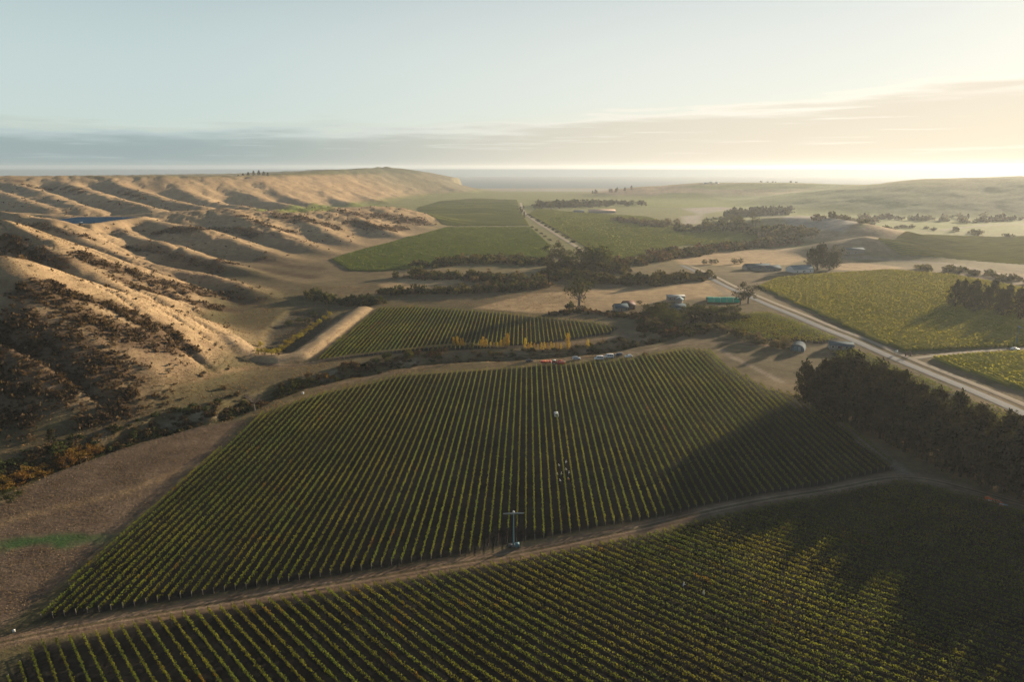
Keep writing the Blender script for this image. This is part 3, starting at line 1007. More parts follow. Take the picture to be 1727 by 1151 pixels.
def far_vines(name, poly, azimuth, spacing, step, per_m, leaf, label, rng, height=1.5, cmul=1.0, pal=((0.155, 0.185, 0.046), (0.21, 0.225, 0.055))):
    """vineyards too far off to count the rows: hedge after hedge, one mass"""
    rows, d, n = clip_rows(poly, azimuth, spacing)
    V, F, C = [], [], []
    off = 0
    for o, t0, t1 in rows:
        k = max(2, int((t1 - t0) / step))
        t = np.linspace(t0, t1, k)
        x = d[0] * t + n[0] * o; y = d[1] * t + n[1] * o
        z = hm(x, y)
        hh = height * (0.85 + 0.3 * rng.random(k))
        w = 0.42 * (0.8 + 0.4 * rng.random(k)) * (spacing / 2.6)
        A = np.stack([x - n[0] * w, y - n[1] * w, z + 0.2], 1)
        Bt = np.stack([x - n[0] * w * .8, y - n[1] * w * .8, z + hh], 1)
        Ct = np.stack([x + n[0] * w * .8, y + n[1] * w * .8, z + hh * (0.92 + 0.16 * rng.random(k))], 1)
        D = np.stack([x + n[0] * w, y + n[1] * w, z + 0.2], 1)
        V += [A, Bt, Ct, D]
        i = np.arange(k - 1)
        for j in range(3):
            a = off + j * k; b = off + (j + 1) * k
            F.append(np.stack([a + i, a + i + 1, b + i + 1, b + i], 1))
        off += 4 * k
        nn = np.clip(0.5 + 0.6 * fbm(x, y, 90.0, 3, 221), 0, 1)[:, None]
        c = (np.array(pal[0]) * (1 - nn) + np.array(pal[1]) * nn) * (0.85 + 0.3 * rng.random((k, 1))) * cmul
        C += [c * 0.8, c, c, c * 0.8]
        if per_m:
            m = int((t1 - t0) * per_m)
            tt = t0 + rng.random(m) * (t1 - t0); ww = rng.normal(0, 0.3, m)
            xx = d[0] * tt + n[0] * (o + ww); yy = d[1] * tt + n[1] * (o + ww)
            cc = (np.array(pal[1]) * .5 + np.array(pal[0]) * .5) * (0.8 + 0.4 * rng.random((m, 1)))
            v, f, c = leaf_quads(np.stack([xx, yy, hm(xx, yy) + 0.6 + 1.5 * rng.random(m)], 1), leaf, cc, rng)
            V.append(v); F.append(f + off); C.append(c); off += len(v)
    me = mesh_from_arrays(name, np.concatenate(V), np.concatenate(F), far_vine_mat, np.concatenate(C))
    print(name, len(rows), len(me.polygons))
    tag(link(name, me), label, 'vineyard', kind='stuff')


fr = np.random.default_rng(33)
far_vines('vine_hedges', RBIG, RAZ, 2.8, 5.0, 2.0, 0.8, 'broad green vineyard right of the road', fr, pal=((0.249, 0.25, 0.057), (0.327, 0.306, 0.068)))
far_vines('vine_hedges', RBIG2, RAZ, 2.8, 5.0, 2.4, 0.75, 'yellow green vineyard at the right edge below the side lane', fr, pal=((0.262, 0.25, 0.054), (0.367, 0.32, 0.068)))
far_vines('vine_hedges', FARL, math.radians(-62), 3.2, 9.0, 0.22, 1.3, 'dark green valley vineyard left of the valley road', fr)
far_vines('vine_hedges', FARL2, math.radians(-70), 7.0, 30.0, 0, 1, 'far green valley vineyard nearest the sea', fr, pal=((0.215, 0.235, 0.07), (0.27, 0.28, 0.078)))
far_vines('vine_hedges', FARR, math.radians(65), 3.4, 10.0, 0.2, 1.3, 'green valley vineyard right of the valley road', fr, pal=((0.235, 0.25, 0.062), (0.29, 0.29, 0.07)))
far_vines('vine_hedges', FARR3, math.radians(70), 5.0, 14.0, 0, 1, 'hazy green vineyard below the right hills', fr, height=0.9, pal=((0.30, 0.30, 0.075), (0.36, 0.34, 0.08)))

# ------------------------------------------------------------------ trees and shrubs
tree_leaf = mat_leaf('tree_leaves', 0.3, objvar=0.22)
bark = mat_plain('bark', (0.06, 0.047, 0.036), 0.95, vary=0.3, scale=2.0)
pale_bark = mat_plain('pale_bark', (0.13, 0.11, 0.095), 0.95, vary=0.25, scale=2.0)


def tube(pts, radii, sides=6):
    """tapered tube through points -> verts, quads"""
    P = np.array(pts, float); n = len(P)
    T = np.gradient(P, axis=0); T /= np.linalg.norm(T, axis=1, keepdims=True) + 1e-9
    ref = np.array([1.0, 0.2, 0.1])
    A = np.cross(T, ref); A /= np.linalg.norm(A, axis=1, keepdims=True) + 1e-9
    Bv = np.cross(T, A)
    th = np.linspace(0, 2 * math.pi, sides, endpoint=False)
    r = np.array(radii)[:, None, None]
    V = P[:, None] + r * (A[:, None] * np.cos(th)[None, :, None] + Bv[:, None] * np.sin(th)[None, :, None])
    F = []
    for i in range(n - 1):
        for j in range(sides):
            F.append((i * sides + j, i * sides + (j + 1) % sides, (i + 1) * sides + (j + 1) % sides, (i + 1) * sides + j))
    return V.reshape(-1, 3), np.array(F)


def join_tubes(tubes):
    vs, fs, off = [], [], 0
    for v, f in tubes:
        vs.append(v); fs.append(f + off); off += len(v)
    return np.concatenate(vs), np.concatenate(fs)


def crown_of(clumps, quads, leaf, pal, rng, up=None, squash=0.75):
    """clumps: (centre, radius); leaves spread through each clump; palette interpolated per clump"""
    parts = []
    for c, r in clumps:
        m = max(6, int(quads * r * r))
        g = rng.normal(size=(m, 3)); g /= np.linalg.norm(g, axis=1, keepdims=True)
        rad = r * (0.45 + 0.55 * rng.random(m) ** 0.6)
        p = np.array(c) + g * rad[:, None] * np.array([1, 1, squash])
        k = rng.random()
        base = np.array(pal[0]) * (1 - k) + np.array(pal[1]) * k
        col = base * (0.7 + 0.6 * rng.random((m, 1)))
        parts.append(leaf_quads(p, leaf * (0.7 + 0.6 * rng.random(m)), col, rng, up=up))
    return join_parts(parts)


def make_tree_meshes(kind, seed):
    """unit trees, about 10 m tall; returns (trunk mesh, crown mesh)"""
    rng = np.random.default_rng(seed)
    tubes, clumps = [], []
    if kind == 'pine':
        lean = rng.normal(0, 0.2, 2)
        tubes.append(tube([(0, 0, -0.5), (lean[0] * .3, lean[1] * .3, 3), (lean[0], lean[1], 8.8)], [0.26, 0.19, 0.04]))
        leaders = [(lean[0], lean[1], 9.9)] + [(lean[0] + rng.normal(0, .9), lean[1] + rng.normal(0, .9), 6.9 + 1.9 * rng.random()) for _ in range(2)]
        for lx, ly, lh in leaders:                            # pointed leaders give the ragged top
            for q in range(5):
                clumps.append(((lx, ly, lh - 0.42 * q), 0.13 + 0.11 * q))
        for k in range(34):
            h = 0.6 + 8.2 * (k / 33.0)
            a = k * 2.4 + rng.random()
            r = (2.35 * (1 - (h / 10.2) ** 1.25) + 0.12) * (0.65 + 0.6 * rng.random())
            bx, by = lean[0] * h / 9, lean[1] * h / 9
            e = (bx + math.cos(a) * r, by + math.sin(a) * r, h + 0.55 * r + rng.normal(0, .15))
            tubes.append(tube([(bx, by, h - 0.2), e], [0.055, 0.015], 4))
            for q in (0.5, 0.8, 1.0):
                clumps.append(((bx + (e[0] - bx) * q, by + (e[1] - by) * q, h - 0.2 + (e[2] - h + 0.2) * q), (0.62 - 0.25 * q) * (0.85 + 0.4 * rng.random())))
        pal = ((0.014, 0.019, 0.011), (0.042, 0.040, 0.022))
        V = crown_of(clumps, 70, 0.34, pal, rng, up=1.8, squash=1.2)
    elif kind == 'gum':
        tops = []
        tubes.append(tube([(0, 0, -0.5), (0.1, 0, 2.2), (0.2, 0.1, 4.2)], [0.42, 0.32, 0.22]))
        for k in range(9):
            a = k * 2.4 + rng.random() * .6; r = 1.2 + 2.3 * rng.random(); h = 5.0 + 3.8 * rng.random()
            e = (math.cos(a) * r, math.sin(a) * r, h)
            tubes.append(tube([(0.1, 0, 2.4 + rng.random()), (e[0] * .5, e[1] * .5, h * .62), e], [0.17, 0.1, 0.04], 5))
            for q in range(4):
                o = rng.normal(0, 0.75, 3)
                clumps.append(((e[0] + o[0], e[1] + o[1], e[2] + o[2] * .8), 0.55 + 0.6 * rng.random()))
        for q in range(9):
            a = rng.random() * 6.28; clumps.append(((math.cos(a) * 2.0, math.sin(a) * 2.0, 2.6 + 2 * rng.random()), 0.7))
        pal = ((0.035, 0.042, 0.024), (0.082, 0.078, 0.042))
        V = crown_of(clumps, 30, 0.34, pal, rng)
    elif kind == 'poplar':
        tubes.append(tube([(0, 0, -0.5), (0, 0, 4), (0, 0, 9.3)], [0.16, 0.12, 0.03]))
        for k in range(16):
            h = 1.0 + 8.6 * k / 15; r = 0.75 * math.sin(min(1, (h + 1.2) / 5.0) * 1.57) * (1 - (h / 10.6) ** 3)
            a = rng.random() * 6.28
            clumps.append(((math.cos(a) * r * .5, math.sin(a) * r * .5, h), 0.45 + 0.45 * r))
        pal = ((0.36, 0.25, 0.03), (0.50, 0.36, 0.06))
        V = crown_of(clumps, 150, 0.25, pal, rng, up=1.0, squash=1.3)
    elif kind == 'dead':
        tubes.append(tube([(0, 0, -0.5), (0.2, 0.1, 3.0)], [0.3, 0.2]))
        for k in range(14):
            a = k * 2.4 + rng.random(); r = 1.5 + 2.5 * rng.random(); h = 4.5 + 5 * rng.random()
            m = (math.cos(a) * r * .45, math.sin(a) * r * .45, h * .6 + .8); e = (math.cos(a) * r, math.sin(a) * r, h)
            tubes.append(tube([(0.2, 0.1, 2.6), m, e], [0.12, 0.08, 0.02], 4))
            for q in range(6):
                o = rng.normal(0, 0.9, 3); s0 = np.array(m) * (1 - q / 6) + np.array(e) * q / 6
                tubes.append(tube([s0, s0 + o + np.array([0, 0, .6])], [0.035, 0.01], 3))
        for k in range(10):
            o = rng.normal(0, 1.6, 3); clumps.append(((o[0], o[1], 2.5 + abs(o[2])), 0.5))
        V = crown_of(clumps, 16, 0.25, ((0.10, 0.075, 0.055), (0.15, 0.12, 0.09)), rng)
    else:                                                   # spreading broad-leaved trees
        tubes.append(tube([(0, 0, -0.5), (0.1, 0, 1.5), (0.1, 0.1, 3.4)], [0.34, 0.26, 0.16]))
        for k in range(14):
            a = k * 2.4 + rng.random() * .5; r = 0.8 + 2.6 * rng.random() ** .7; h = 3.2 + 5.6 * rng.random() * (1 - (r / 4.6) ** 2)
            e = (math.cos(a) * r, math.sin(a) * r, h)
            if k < 8:
                tubes.append(tube([(0.1, 0, 1.8), (e[0] * .6, e[1] * .6, h * .7), e], [0.13, 0.08, 0.03], 4))
            for q in range(3):
                o = rng.normal(0, 0.6, 3)
                clumps.append(((e[0] + o[0], e[1] + o[1], e[2] + o[2]), 0.75 + 0.6 * rng.random()))
        for q in range(8):
            a = rng.random() * 6.28; clumps.append(((math.cos(a) * 2.2, math.sin(a) * 2.2, 1.6 + 1.5 * rng.random()), 0.9))
        pal = {'green': ((0.035, 0.048, 0.018), (0.085, 0.092, 0.030)), 'olive': ((0.10, 0.085, 0.05), (0.17, 0.14, 0.08)), 'willow': ((0.22, 0.20, 0.035), (0.36, 0.29, 0.05)), 'rust': ((0.12, 0.07, 0.025), (0.24, 0.14, 0.035))}[kind]
        V = crown_of(clumps, 24, 0.40, pal, rng)
    tv, tf = join_tubes(tubes)
    return mesh_from_arrays('trunk', tv, tf, pale_bark if kind in ('dead', 'gum') else bark, smooth=True), mesh_from_arrays('crown', V[0], V[1], tree_leaf, V[2])


SHRUB_ARR = {}


def make_shrub_mesh(kind, seed):
    """unit shrubs about 1 m in radius"""
    rng = np.random.default_rng(seed)
    clumps = []
    for k in range(11):
        a = rng.random() * 6.283; r = 0.75 * rng.random() ** .6
        clumps.append(((math.cos(a) * r, math.sin(a) * r, 0.2 + 0.85 * rng.random() * (1 - .6 * r)), 0.26 + 0.2 * rng.random()))
    pal = {'dark': ((0.026, 0.034, 0.016), (0.058, 0.066, 0.028)), 'brown': ((0.062, 0.046, 0.028), (0.125, 0.085, 0.048)), 'rust': ((0.12, 0.065, 0.022), (0.25, 0.14, 0.035)),
           'green': ((0.045, 0.055, 0.02), (0.10, 0.105, 0.032)), 'yellow': ((0.16, 0.15, 0.03), (0.28, 0.22, 0.045)), 'grey': ((0.11, 0.095, 0.06), (0.19, 0.16, 0.10)), 'gold': ((0.045, 0.048, 0.022), (0.125, 0.112, 0.044))}[kind]
    V = crown_of(clumps, 150, 0.22, pal, rng, squash=0.8)
    o = rng.permutation(len(V[1]))
    V = (V[0].reshape(-1, 4, 3)[o].reshape(-1, 3), V[1], V[2].reshape(-1, 4, 3)[o].reshape(-1, 3))
    SHRUB_ARR.setdefault(kind, []).append(V)
    return mesh_from_arrays('shrub', V[0], V[1], tree_leaf, V[2])


TREES = {k: [make_tree_meshes(k, 100 * i + s) for s in range(nv)] for i, (k, nv) in enumerate((('pine', 5), ('gum', 3), ('poplar', 3), ('dead', 1), ('green', 3), ('olive', 3), ('willow', 3), ('rust', 2)))}
SHRUBS = {k: [make_shrub_mesh(k, 900 + 10 * i + s) for s in range(4)] for i, k in enumerate(('dark', 'brown', 'rust', 'green', 'yellow', 'grey', 'gold'))}
tr = random.Random(5)
KIND_NAME = {'pine': 'pine_tree', 'gum': 'gum_tree', 'poplar': 'poplar_tree', 'dead': 'bare_tree', 'green': 'broadleaf_tree', 'olive': 'pale_tree', 'willow': 'willow_tree', 'rust': 'autumn_tree'}


def tree(kind, x, y, height, label, group=None, wide=1.0, cat='tree'):
    tm, cm = tr.choice(TREES[kind])
    o = bpy.data.objects.new(KIND_NAME[kind], None)
    COL.objects.link(o)
    o.empty_display_size = 0.5
    o.location = (x, y, gz(x, y))
    o.rotation_euler = (0, 0, tr.random() * 6.283)
    s = height / 10.0
    o.scale = (s * wide * tr.uniform(.92, 1.08), s * wide * tr.uniform(.92, 1.08), s)
    tag(o, label, cat, group)
    link('trunk', tm, o)
    link('crown', cm, o)
    return o


def tree_px(kind, a, b, height, label, group=None, wide=1.0):
    p = px(a, b)
    return tree(kind, p[0], p[1], height, label, group, wide)


def shrub(kind, x, y, r, label, group=None, tall=1.0):
    o = link('shrub', tr.choice(SHRUBS[kind]), loc=(x, y, gz(x, y) - 0.1), rz=tr.random() * 6.283, scale=(r * tr.uniform(.85, 1.15), r * tr.uniform(.85, 1.15), r * tall * tr.uniform(.85, 1.15)))
    return tag(o, label, 'shrub', group)


def along(pts, n, jitter=0.0):
    """n points spaced along a pixel polyline (found on the ground)"""
    P = np.array([px(*p)[:2] for p in pts])
    s = np.concatenate([[0], np.cumsum(np.hypot(*(P[1:] - P[:-1]).T))])
    t = (np.arange(n) + 0.5) / n * s[-1]
    t = t + np.array([tr.uniform(-.3, .3) for _ in t]) * s[-1] / n
    out = []
    for q in t:
        x, y = np.interp(q, s, P[:, 0]), np.interp(q, s, P[:, 1])
        out.append((x + tr.gauss(0, 1) * jitter, y + tr.gauss(0, 1) * jitter))
    return out


def thicket(pts, n, kinds, r, jitter, label, group, tall=0.9):
    for i, (x, y) in enumerate(along(pts, n, jitter)):
        shrub(tr.choice(kinds), x, y, r * tr.uniform(.7, 1.35), label % ordinal(i + 1), group, tall)


def thicket_mass(name, pts, n, kinds, r, jitter, label, tall=0.9):
    """bushes grown into one another so that nobody could count them: one mass of foliage"""
    parts = []
    for x, y in along(pts, n, jitter):
        v, f, c = tr.choice(SHRUB_ARR[tr.choice(kinds)])
        m = len(f) // 2                                        # half the leaves, each larger
        q = v.reshape(-1, 4, 3)[:m]; q = (q - q.mean(1, keepdims=True)) * 1.35 + q.mean(1, keepdims=True)
        v, f, c = q.reshape(-1, 3), f[:m], c[:4 * m]
        a = tr.random() * 6.283; s = r * tr.uniform(.55, 1.35)
        ca, sa = math.cos(a) * s, math.sin(a) * s
        w = np.stack([v[:, 0] * ca - v[:, 1] * sa + x, v[:, 0] * sa + v[:, 1] * ca + y, v[:, 2] * s * tall * tr.uniform(.8, 1.25) + gz(x, y) - 0.1], 1)
        parts.append((w, f, c * tr.uniform(.8, 1.2)))
    V = join_parts(parts)
    tag(link(name, mesh_from_arrays(name, V[0], V[1], tree_leaf, V[2])), label, 'thicket', kind='stuff')


# the windbreak of pines on the right: rows of tall trees beside the vineyards
A0 = px(1340, 676)[:2]; A1 = px(1725, 852)[:2]
dirv = (A1 - A0) / np.linalg.norm(A1 - A0); nrm = np.array([-dirv[1], dirv[0]])
if nrm[0] < 0:
    nrm = -nrm
Lw = np.linalg.norm(A1 - A0) + 84
ROWN = ('front', 'second', 'rear')
for r_ in range(3):
    k = 0; t = 2.0 + 2.5 * (r_ % 2)
    while t < Lw:
        k += 1
        p = A0 + dirv * (t + tr.uniform(-1, 1)) + nrm * (2.0 + 8.5 * r_ + tr.uniform(-1.2, 1.2))
        tree('pine', p[0], p[1], (18.0 + 9.0 * max(0.0, t / Lw - .40) / .60) * (1 + .10 * r_) * tr.uniform(.87, 1.13), '%s dark pine from the far end in the %s row of the windbreak' % (ordinal(k), ROWN[r_]), 'pines of the windbreak', 1.25)
        t += tr.uniform(3.8, 5.0)

# the grove in the right-hand vineyard
for k, (a, b) in enumerate(((1608, 519), (1622, 512), (1632, 522), (1646, 514), (1660, 524), (1672, 515), (1684, 526), (1698, 520), (1712, 530), (1724, 540), (1742, 545), (1640, 528), (1758, 552), (1690, 535))):
    tree_px('pine', a, b, tr.uniform(17, 21), '%s tall pine from the left in the grove inside the right vineyard' % ordinal(k + 1), 'pines of the grove', 1.25)
# clump by the white-roofed barn
for k, (a, b, h, w) in enumerate(((1366, 452, 22, 1.2), (1378, 456, 28, 1.2), (1388, 452, 27, 1.3), (1398, 457, 20, 1.3), (1406, 454, 19, 1.2), (1411, 452, 25, 0.8))):
    tree_px('gum' if k == 5 else 'pine', a, b, h, ('%s big dark tree from the left in the clump beside the white barn' % ordinal(k + 1)), 'trees beside the barn', w)
tree_px('gum', 976, 523, 28, 'large gum tree standing alone in the middle of the valley', wide=1.05)
shrub('dark', *px(962, 523)[:2], 5.0, 'dark bush at the foot of the large gum tree')
shrub('dark', *px(985, 524)[:2], 4.0, 'second dark bush right of the large gum tree foot')
for k, (a, b, h, w, kd) in enumerate(((932, 450, 29, 1.0, 'gum'), (944, 452, 25, 1.1, 'gum'), (958, 451, 22, 1.2, 'green'), (984, 452, 27, 1.1, 'gum'), (995, 454, 29, 1.35, 'green'), (1008, 454, 29, 1.3, 'green'), (1019, 453, 24, 1.1, 'green'))):
    tree_px(kd, a, b, h, '%s tall tree from the left at the near end of the valley road' % ordinal(k + 1), 'trees at the near end of the valley road', w)
tree_px('gum', 880, 364, 24, 'lone umbrella shaped tree at the far end of the valley road', wide=0.9)
tree_px('pine', 884, 368, 15, 'small dark tree under the lone umbrella tree on the valley road')
for k, (x, y) in enumerate(along([(884, 362), (905, 376), (940, 398), (965, 413)], 13, 0.5)):
    q = np.array([x, y]) + np.array([6.5, 3.0])
    shrub('dark', q[0], q[1], 4.2, '%s low roadside tree from the far end of the valley road' % ordinal(k + 1), 'low trees along the valley road', 0.9)
for k, (x, y) in enumerate(along([(900, 383), (930, 404), (955, 418)], 6, 0.5)):
    shrub('green', x - 5, y - 2, 3.4, '%s bush on the left verge of the valley road, counted from the far end' % ordinal(k + 1), 'bushes on the left verge of the valley road', 0.9)

# thickets of the creek flats
thicket_mass('creek_thicket', [(722, 452), (780, 443), (850, 441), (925, 447)], 110, ['gold', 'gold', 'brown', 'dark'], 6.0, 9, 'brown gold thicket below the dark green valley vineyard', 0.95)
thicket_mass('creek_thicket', [(690, 468), (760, 470), (830, 473), (900, 476), (940, 470)], 110, ['gold', 'brown', 'dark'], 5.4, 7, 'dark creek thicket left of the large gum tree', 1.0)
thicket_mass('creek_hedge', [(640, 497), (720, 495), (800, 493), (880, 489), (925, 482)], 90, ['brown', 'dark', 'gold'], 4.6, 3.5, 'long dark hedge above the poplar vineyard', 1.1)
thicket_mass('dam_thicket', [(520, 500), (560, 511), (600, 513), (642, 513)], 60, ['dark', 'gold', 'dark'], 4.8, 4.5, 'dark thicket behind the dam bank', 1.0)
thicket_mass('creek_thicket', [(930, 466), (980, 470), (1040, 478), (1100, 477), (1185, 470)], 130, ['gold', 'dark', 'gold'], 6.0, 7, 'olive thicket behind the large gum tree', 0.95)
thicket_mass('creek_thicket', [(1045, 452), (1080, 442), (1130, 436), (1190, 428)], 80, ['gold', 'brown'], 6.5, 8, 'brown thicket between gold field and valley vineyard', 0.9)
thicket_mass('creek_belt', [(1120, 430), (1200, 424), (1280, 416), (1345, 408)], 110, ['gold', 'dark', 'brown'], 7.5, 7, 'grey brown creek belt above the gold field', 0.95)
thicket_mass('creek_belt', [(1285, 402), (1330, 394), (1355, 400), (1300, 413)], 70, ['grey', 'gold'], 7.5, 14, 'pale hazy bushes at the right end of the creek belt', 0.9)
thicket_mass('belt_scrub', [(1150, 392), (1200, 384), (1260, 388), (1310, 392)], 70, ['dark', 'gold'], 8, 16, 'hazy scrub under the far tree belt', 0.9)
thicket_mass('hill_hedge', [(1400, 372), (1470, 368), (1560, 372), (1640, 375), (1727, 368)], 110, ['gold', 'grey'], 8, 14, 'hazy hedge along the foot of the right hill', 0.8)
thicket_mass('far_wood', [(920, 350), (960, 347), (1010, 345), (1060, 344)], 110, ['dark', 'green'], 10, 50, 'hazy blue green wood around the long far shed', 1.0)
for k, (x, y) in enumerate(along([(1070, 376), (1100, 381), (1145, 380)], 14, 12)):
    tree('olive', x, y, tr.uniform(10, 15), '%s pale tan tree from the left in the grove beyond the valley vineyard' % ordinal(k + 1), 'pale grove beyond the valley vineyard', 1.2)
for k, (x, y) in enumerate(along([(1180, 380), (1230, 372), (1250, 378), (1280, 386)], 16, 14)):
    tree('green', x, y, tr.uniform(12, 18), '%s dark tree from the left in the hazy belt above the creek bend' % ordinal(k + 1), 'hazy tree belt above the creek bend', 1.2)
for k, (x, y) in enumerate(along([(1230, 366), (1325, 361)], 16, 8)):
    tree('pine', x, y, tr.uniform(17, 22), '%s conifer from the left in the dense far shelter belt' % ordinal(k + 1), 'conifers of the far shelter belt', 1.9)
thicket_mass('shelter_mass', [(1228, 367), (1325, 362)], 50, ['dark'], 9, 7, 'dense dark undergrowth of the far shelter belt', 1.5)
for k, (x, y) in enumerate(along([(925, 352), (965, 350), (1005, 348), (1050, 346)], 24, 45)):
    tree(tr.choice(['green', 'pine']), x, y, tr.uniform(14, 22), '%s tall hazy tree from the left in the wood around the long shed' % ordinal(k + 1), 'far wood around the long shed', 1.4)
for k, (x, y) in enumerate(along([(1000, 327), (1030, 325), (1062, 322)], 9, 20)):
    tree('pine', x, y, tr.uniform(13, 20), '%s hazy tree from the left on the low rise before the sea' % ordinal(k + 1), 'far trees on the rise before the sea', 1.5)
for k, (x, y) in enumerate(along([(1460, 365), (1520, 372), (1600, 372), (1680, 362)], 26, 25)):
    tree(tr.choice(['green', 'pine', 'olive']), x, y, tr.uniform(9, 15), '%s hazy tree from the left along the foot of the right hill' % ordinal(k + 1), 'hazy trees at the foot of the right hill', 1.3)
for k, (x, y) in enumerate(along([(1440, 378), (1530, 383), (1640, 395), (1727, 402)], 22, 12)):
    shrub('gold', x, y, tr.uniform(5, 9), '%s hazy bush from the left in the hedge under the right hill' % ordinal(k + 1), 'hedge line under the right hill', 0.8)
for k, (x, y) in enumerate(along([(1560, 455), (1640, 462), (1727, 478)], 18, 7)):
    shrub('gold', x, y, tr.uniform(4, 8), '%s hazy bush from the left beyond the vineyard above the grove' % ordinal(k + 1), 'bushes above the grove', 0.8)
for k, (x, y) in enumerate(along([(1180, 447), (1215, 445)], 3, 1) + along([(1236, 446), (1256, 444)], 2, 1)):
    tree('green', x, y, tr.uniform(6, 8), '%s small round garden tree from the left near the blue roofed homestead' % ordinal(k + 1), 'round garden trees near the homestead', 1.3)

# farmyard garden
for k, (a, b, h, kd) in enumerate(((1096, 533, 9, 'green'), (1108, 536, 11, 'green'), (1118, 531, 9, 'green'), (1128, 536, 8, 'green'), (1104, 543, 8, 'green'), (1160, 533, 8, 'green'), (1172, 536, 10, 'green'), (1184, 538, 10, 'green'), (1198, 537, 9, 'green'), (1212, 534, 8, 'green'), (1226, 532, 8, 'green'), (1240, 533, 7, 'green'), (1118, 548, 9, 'green'), (1134, 551, 9, 'green'), (1146, 545, 8, 'green'), (1100, 556, 8, 'olive'))):
    tree_px(kd, a, b, h * 1.2, '%s dark garden tree from the left around the white farmhouse' % ordinal(k + 1), 'garden trees around the farmhouse', 1.5)
tree_px('gum', 1262, 512, 17, 'wispy grey gum tree overhanging the road by the green shade house', wide=1.4)
tree_px('gum', 1248, 514, 12, 'smaller wispy gum tree left of the roadside gum', wide=1.3)
tree_px('green', 1078, 514, 4.0, 'small dark round tree on the gold paddock beside the cabin', wide=1.3)
thicket([(1040, 532), (1075, 530), (1100, 540)], 8, ['dark', 'brown'], 3.0, 3, '%s low dark shrub from the left in front of the cabin', 'shrubs in front of the cabin', 0.8)
thicket([(1120, 566), (1150, 560), (1185, 556)], 12, ['green', 'dark', 'gold'], 4.0, 4, '%s olive green shrub from the left on the bank below the farmhouse', 'creek bank shrubs below the farmhouse', 1.0)
thicket([(1196, 552), (1235, 563), (1280, 578), (1325, 587)], 24, ['grey', 'gold', 'grey'], 3.2, 2, '%s pale olive bush from the left in the row along the roadside vineyard', 'bush row along the small roadside vineyard', 1.15)
tree_px('olive', 1322, 588, 9, 'pale bushy tree at the end of the bush row by the tank')
thicket([(1010, 588), (1060, 582), (1110, 577)], 10, ['gold', 'brown', 'grey'], 2.6, 3, '%s dry shrub from the left on the bank above the vans', 'bank shrubs above the parked vans', 0.8)
shrub('brown', *px(1088, 600)[:2], 2.6, 'purplish brown bush right of the white hatchback', tall=.7)

thicket_mass('garden_thicket', [(1092, 536), (1125, 541), (1165, 541), (1205, 541), (1250, 538)], 90, ['dark', 'green', 'dark'], 3.4, 3.2, 'dark green garden planting below the pale farmhouse', 1.1)
thicket_mass('creek_thicket', [(1085, 545), (1105, 560), (1140, 566), (1175, 562), (1195, 552)], 80, ['dark', 'brown', 'green'], 3.6, 4.0, 'dark creek thicket below the farmhouse garden', 1.0)
thicket_mass('creek_thicket', [(930, 532), (965, 527), (1010, 529), (1045, 534), (1085, 538)], 60, ['dark', 'brown'], 2.8, 2.6, 'dark low thicket between the large gum tree and the cabin', 0.9)
thicket_mass('valley_thicket', [(925, 452), (960, 455), (1010, 456), (1050, 460)], 70, ['dark', 'gold'], 5.5, 6, 'dark thicket under the tall trees of the valley road', 1.1)
thicket_mass('orchard_hedge', [(1040, 372), (1075, 378), (1120, 384), (1160, 386)], 60, ['grey', 'gold'], 7, 12, 'pale scrub under the hazy tan grove', 0.9)
# yellow poplars on the creek bank
pk = 0
for a, b, h in ((765, 584, 6.8), (771, 584, 7.2), (777, 585, 6.2), (781, 585, 6.6), (811, 587, 6.0), (815, 587, 8.0), (820, 587, 6.6), (827, 587, 4.2), (833, 587, 4.0), (839, 587, 4.2), (845, 587, 6.0), (850, 587, 7.6), (856, 586, 10.2), (886, 588, 7.6), (891, 589, 4.6), (896, 589, 5.0), (901, 589, 4.4), (907, 590, 4.0), (913, 590, 5.2), (918, 590, 5.4), (923, 590, 5.0), (929, 590, 5.6), (934, 590, 5.0), (940, 590, 5.2), (946, 590, 5.0), (957, 591, 12.0), (991, 589, 7.0)):
    pk += 1
    lab = '%s golden poplar from the left on the creek bank' % ordinal(pk)
    if (a, b) == (957, 591):
        lab = 'tallest golden poplar on the creek bank, fat and alone near the cars'
    elif (a, b) == (991, 589):
        lab = 'last golden poplar on the right, apart from the others'
    tree_px('poplar', a, b, h * 0.86, lab, 'golden poplars on the creek bank', 1.9)
shrub('dark', *px(793, 588)[:2], 3.4, 'dark round bush among the golden poplars', tall=1.1)
thicket([(985, 593), (1005, 592)], 4, ['dark', 'brown'], 2.6, 1.5, '%s dark bush from the left below the last golden poplar', 'bushes below the last poplar', 0.8)
# creek bank scrub to the left of the poplars
thicket([(575, 625), (640, 611), (700, 600), (760, 596)], 22, ['brown', 'dark', 'gold'], 2.7, 2.5, '%s dark brown shrub from the left in the creek below the poplar vineyard', 'creek shrubs below the poplar vineyard', 0.9)
for k, (a, b, r, kd) in enumerate(((468, 668, 3.6, 'green'), (482, 662, 3.8, 'green'), (497, 656, 4.0, 'green'), (505, 650, 3.2, 'green'), (515, 652, 3.0, 'green'), (524, 644, 3.2, 'gold'), (533, 648, 2.4, 'dark'), (540, 640, 3.0, 'brown'), (551, 640, 3.4, 'rust'), (560, 640, 2.6, 'rust'), (568, 641, 2.0, 'yellow'), (606, 627, 3.0, 'brown'), (622, 622, 3.2, 'brown'), (688, 604, 3.0, 'green'), (734, 596, 2.8, 'green'))):
    shrub(kd, *px(a, b)[:2], r, '%s creek bank bush from the bare tree going right' % ordinal(k + 1), 'creek bank bushes right of the bare tree', 1.0)
tree_px('dead', 430, 693, 12.5, 'bare grey branched tree at the bend of the creek', wide=1.25)
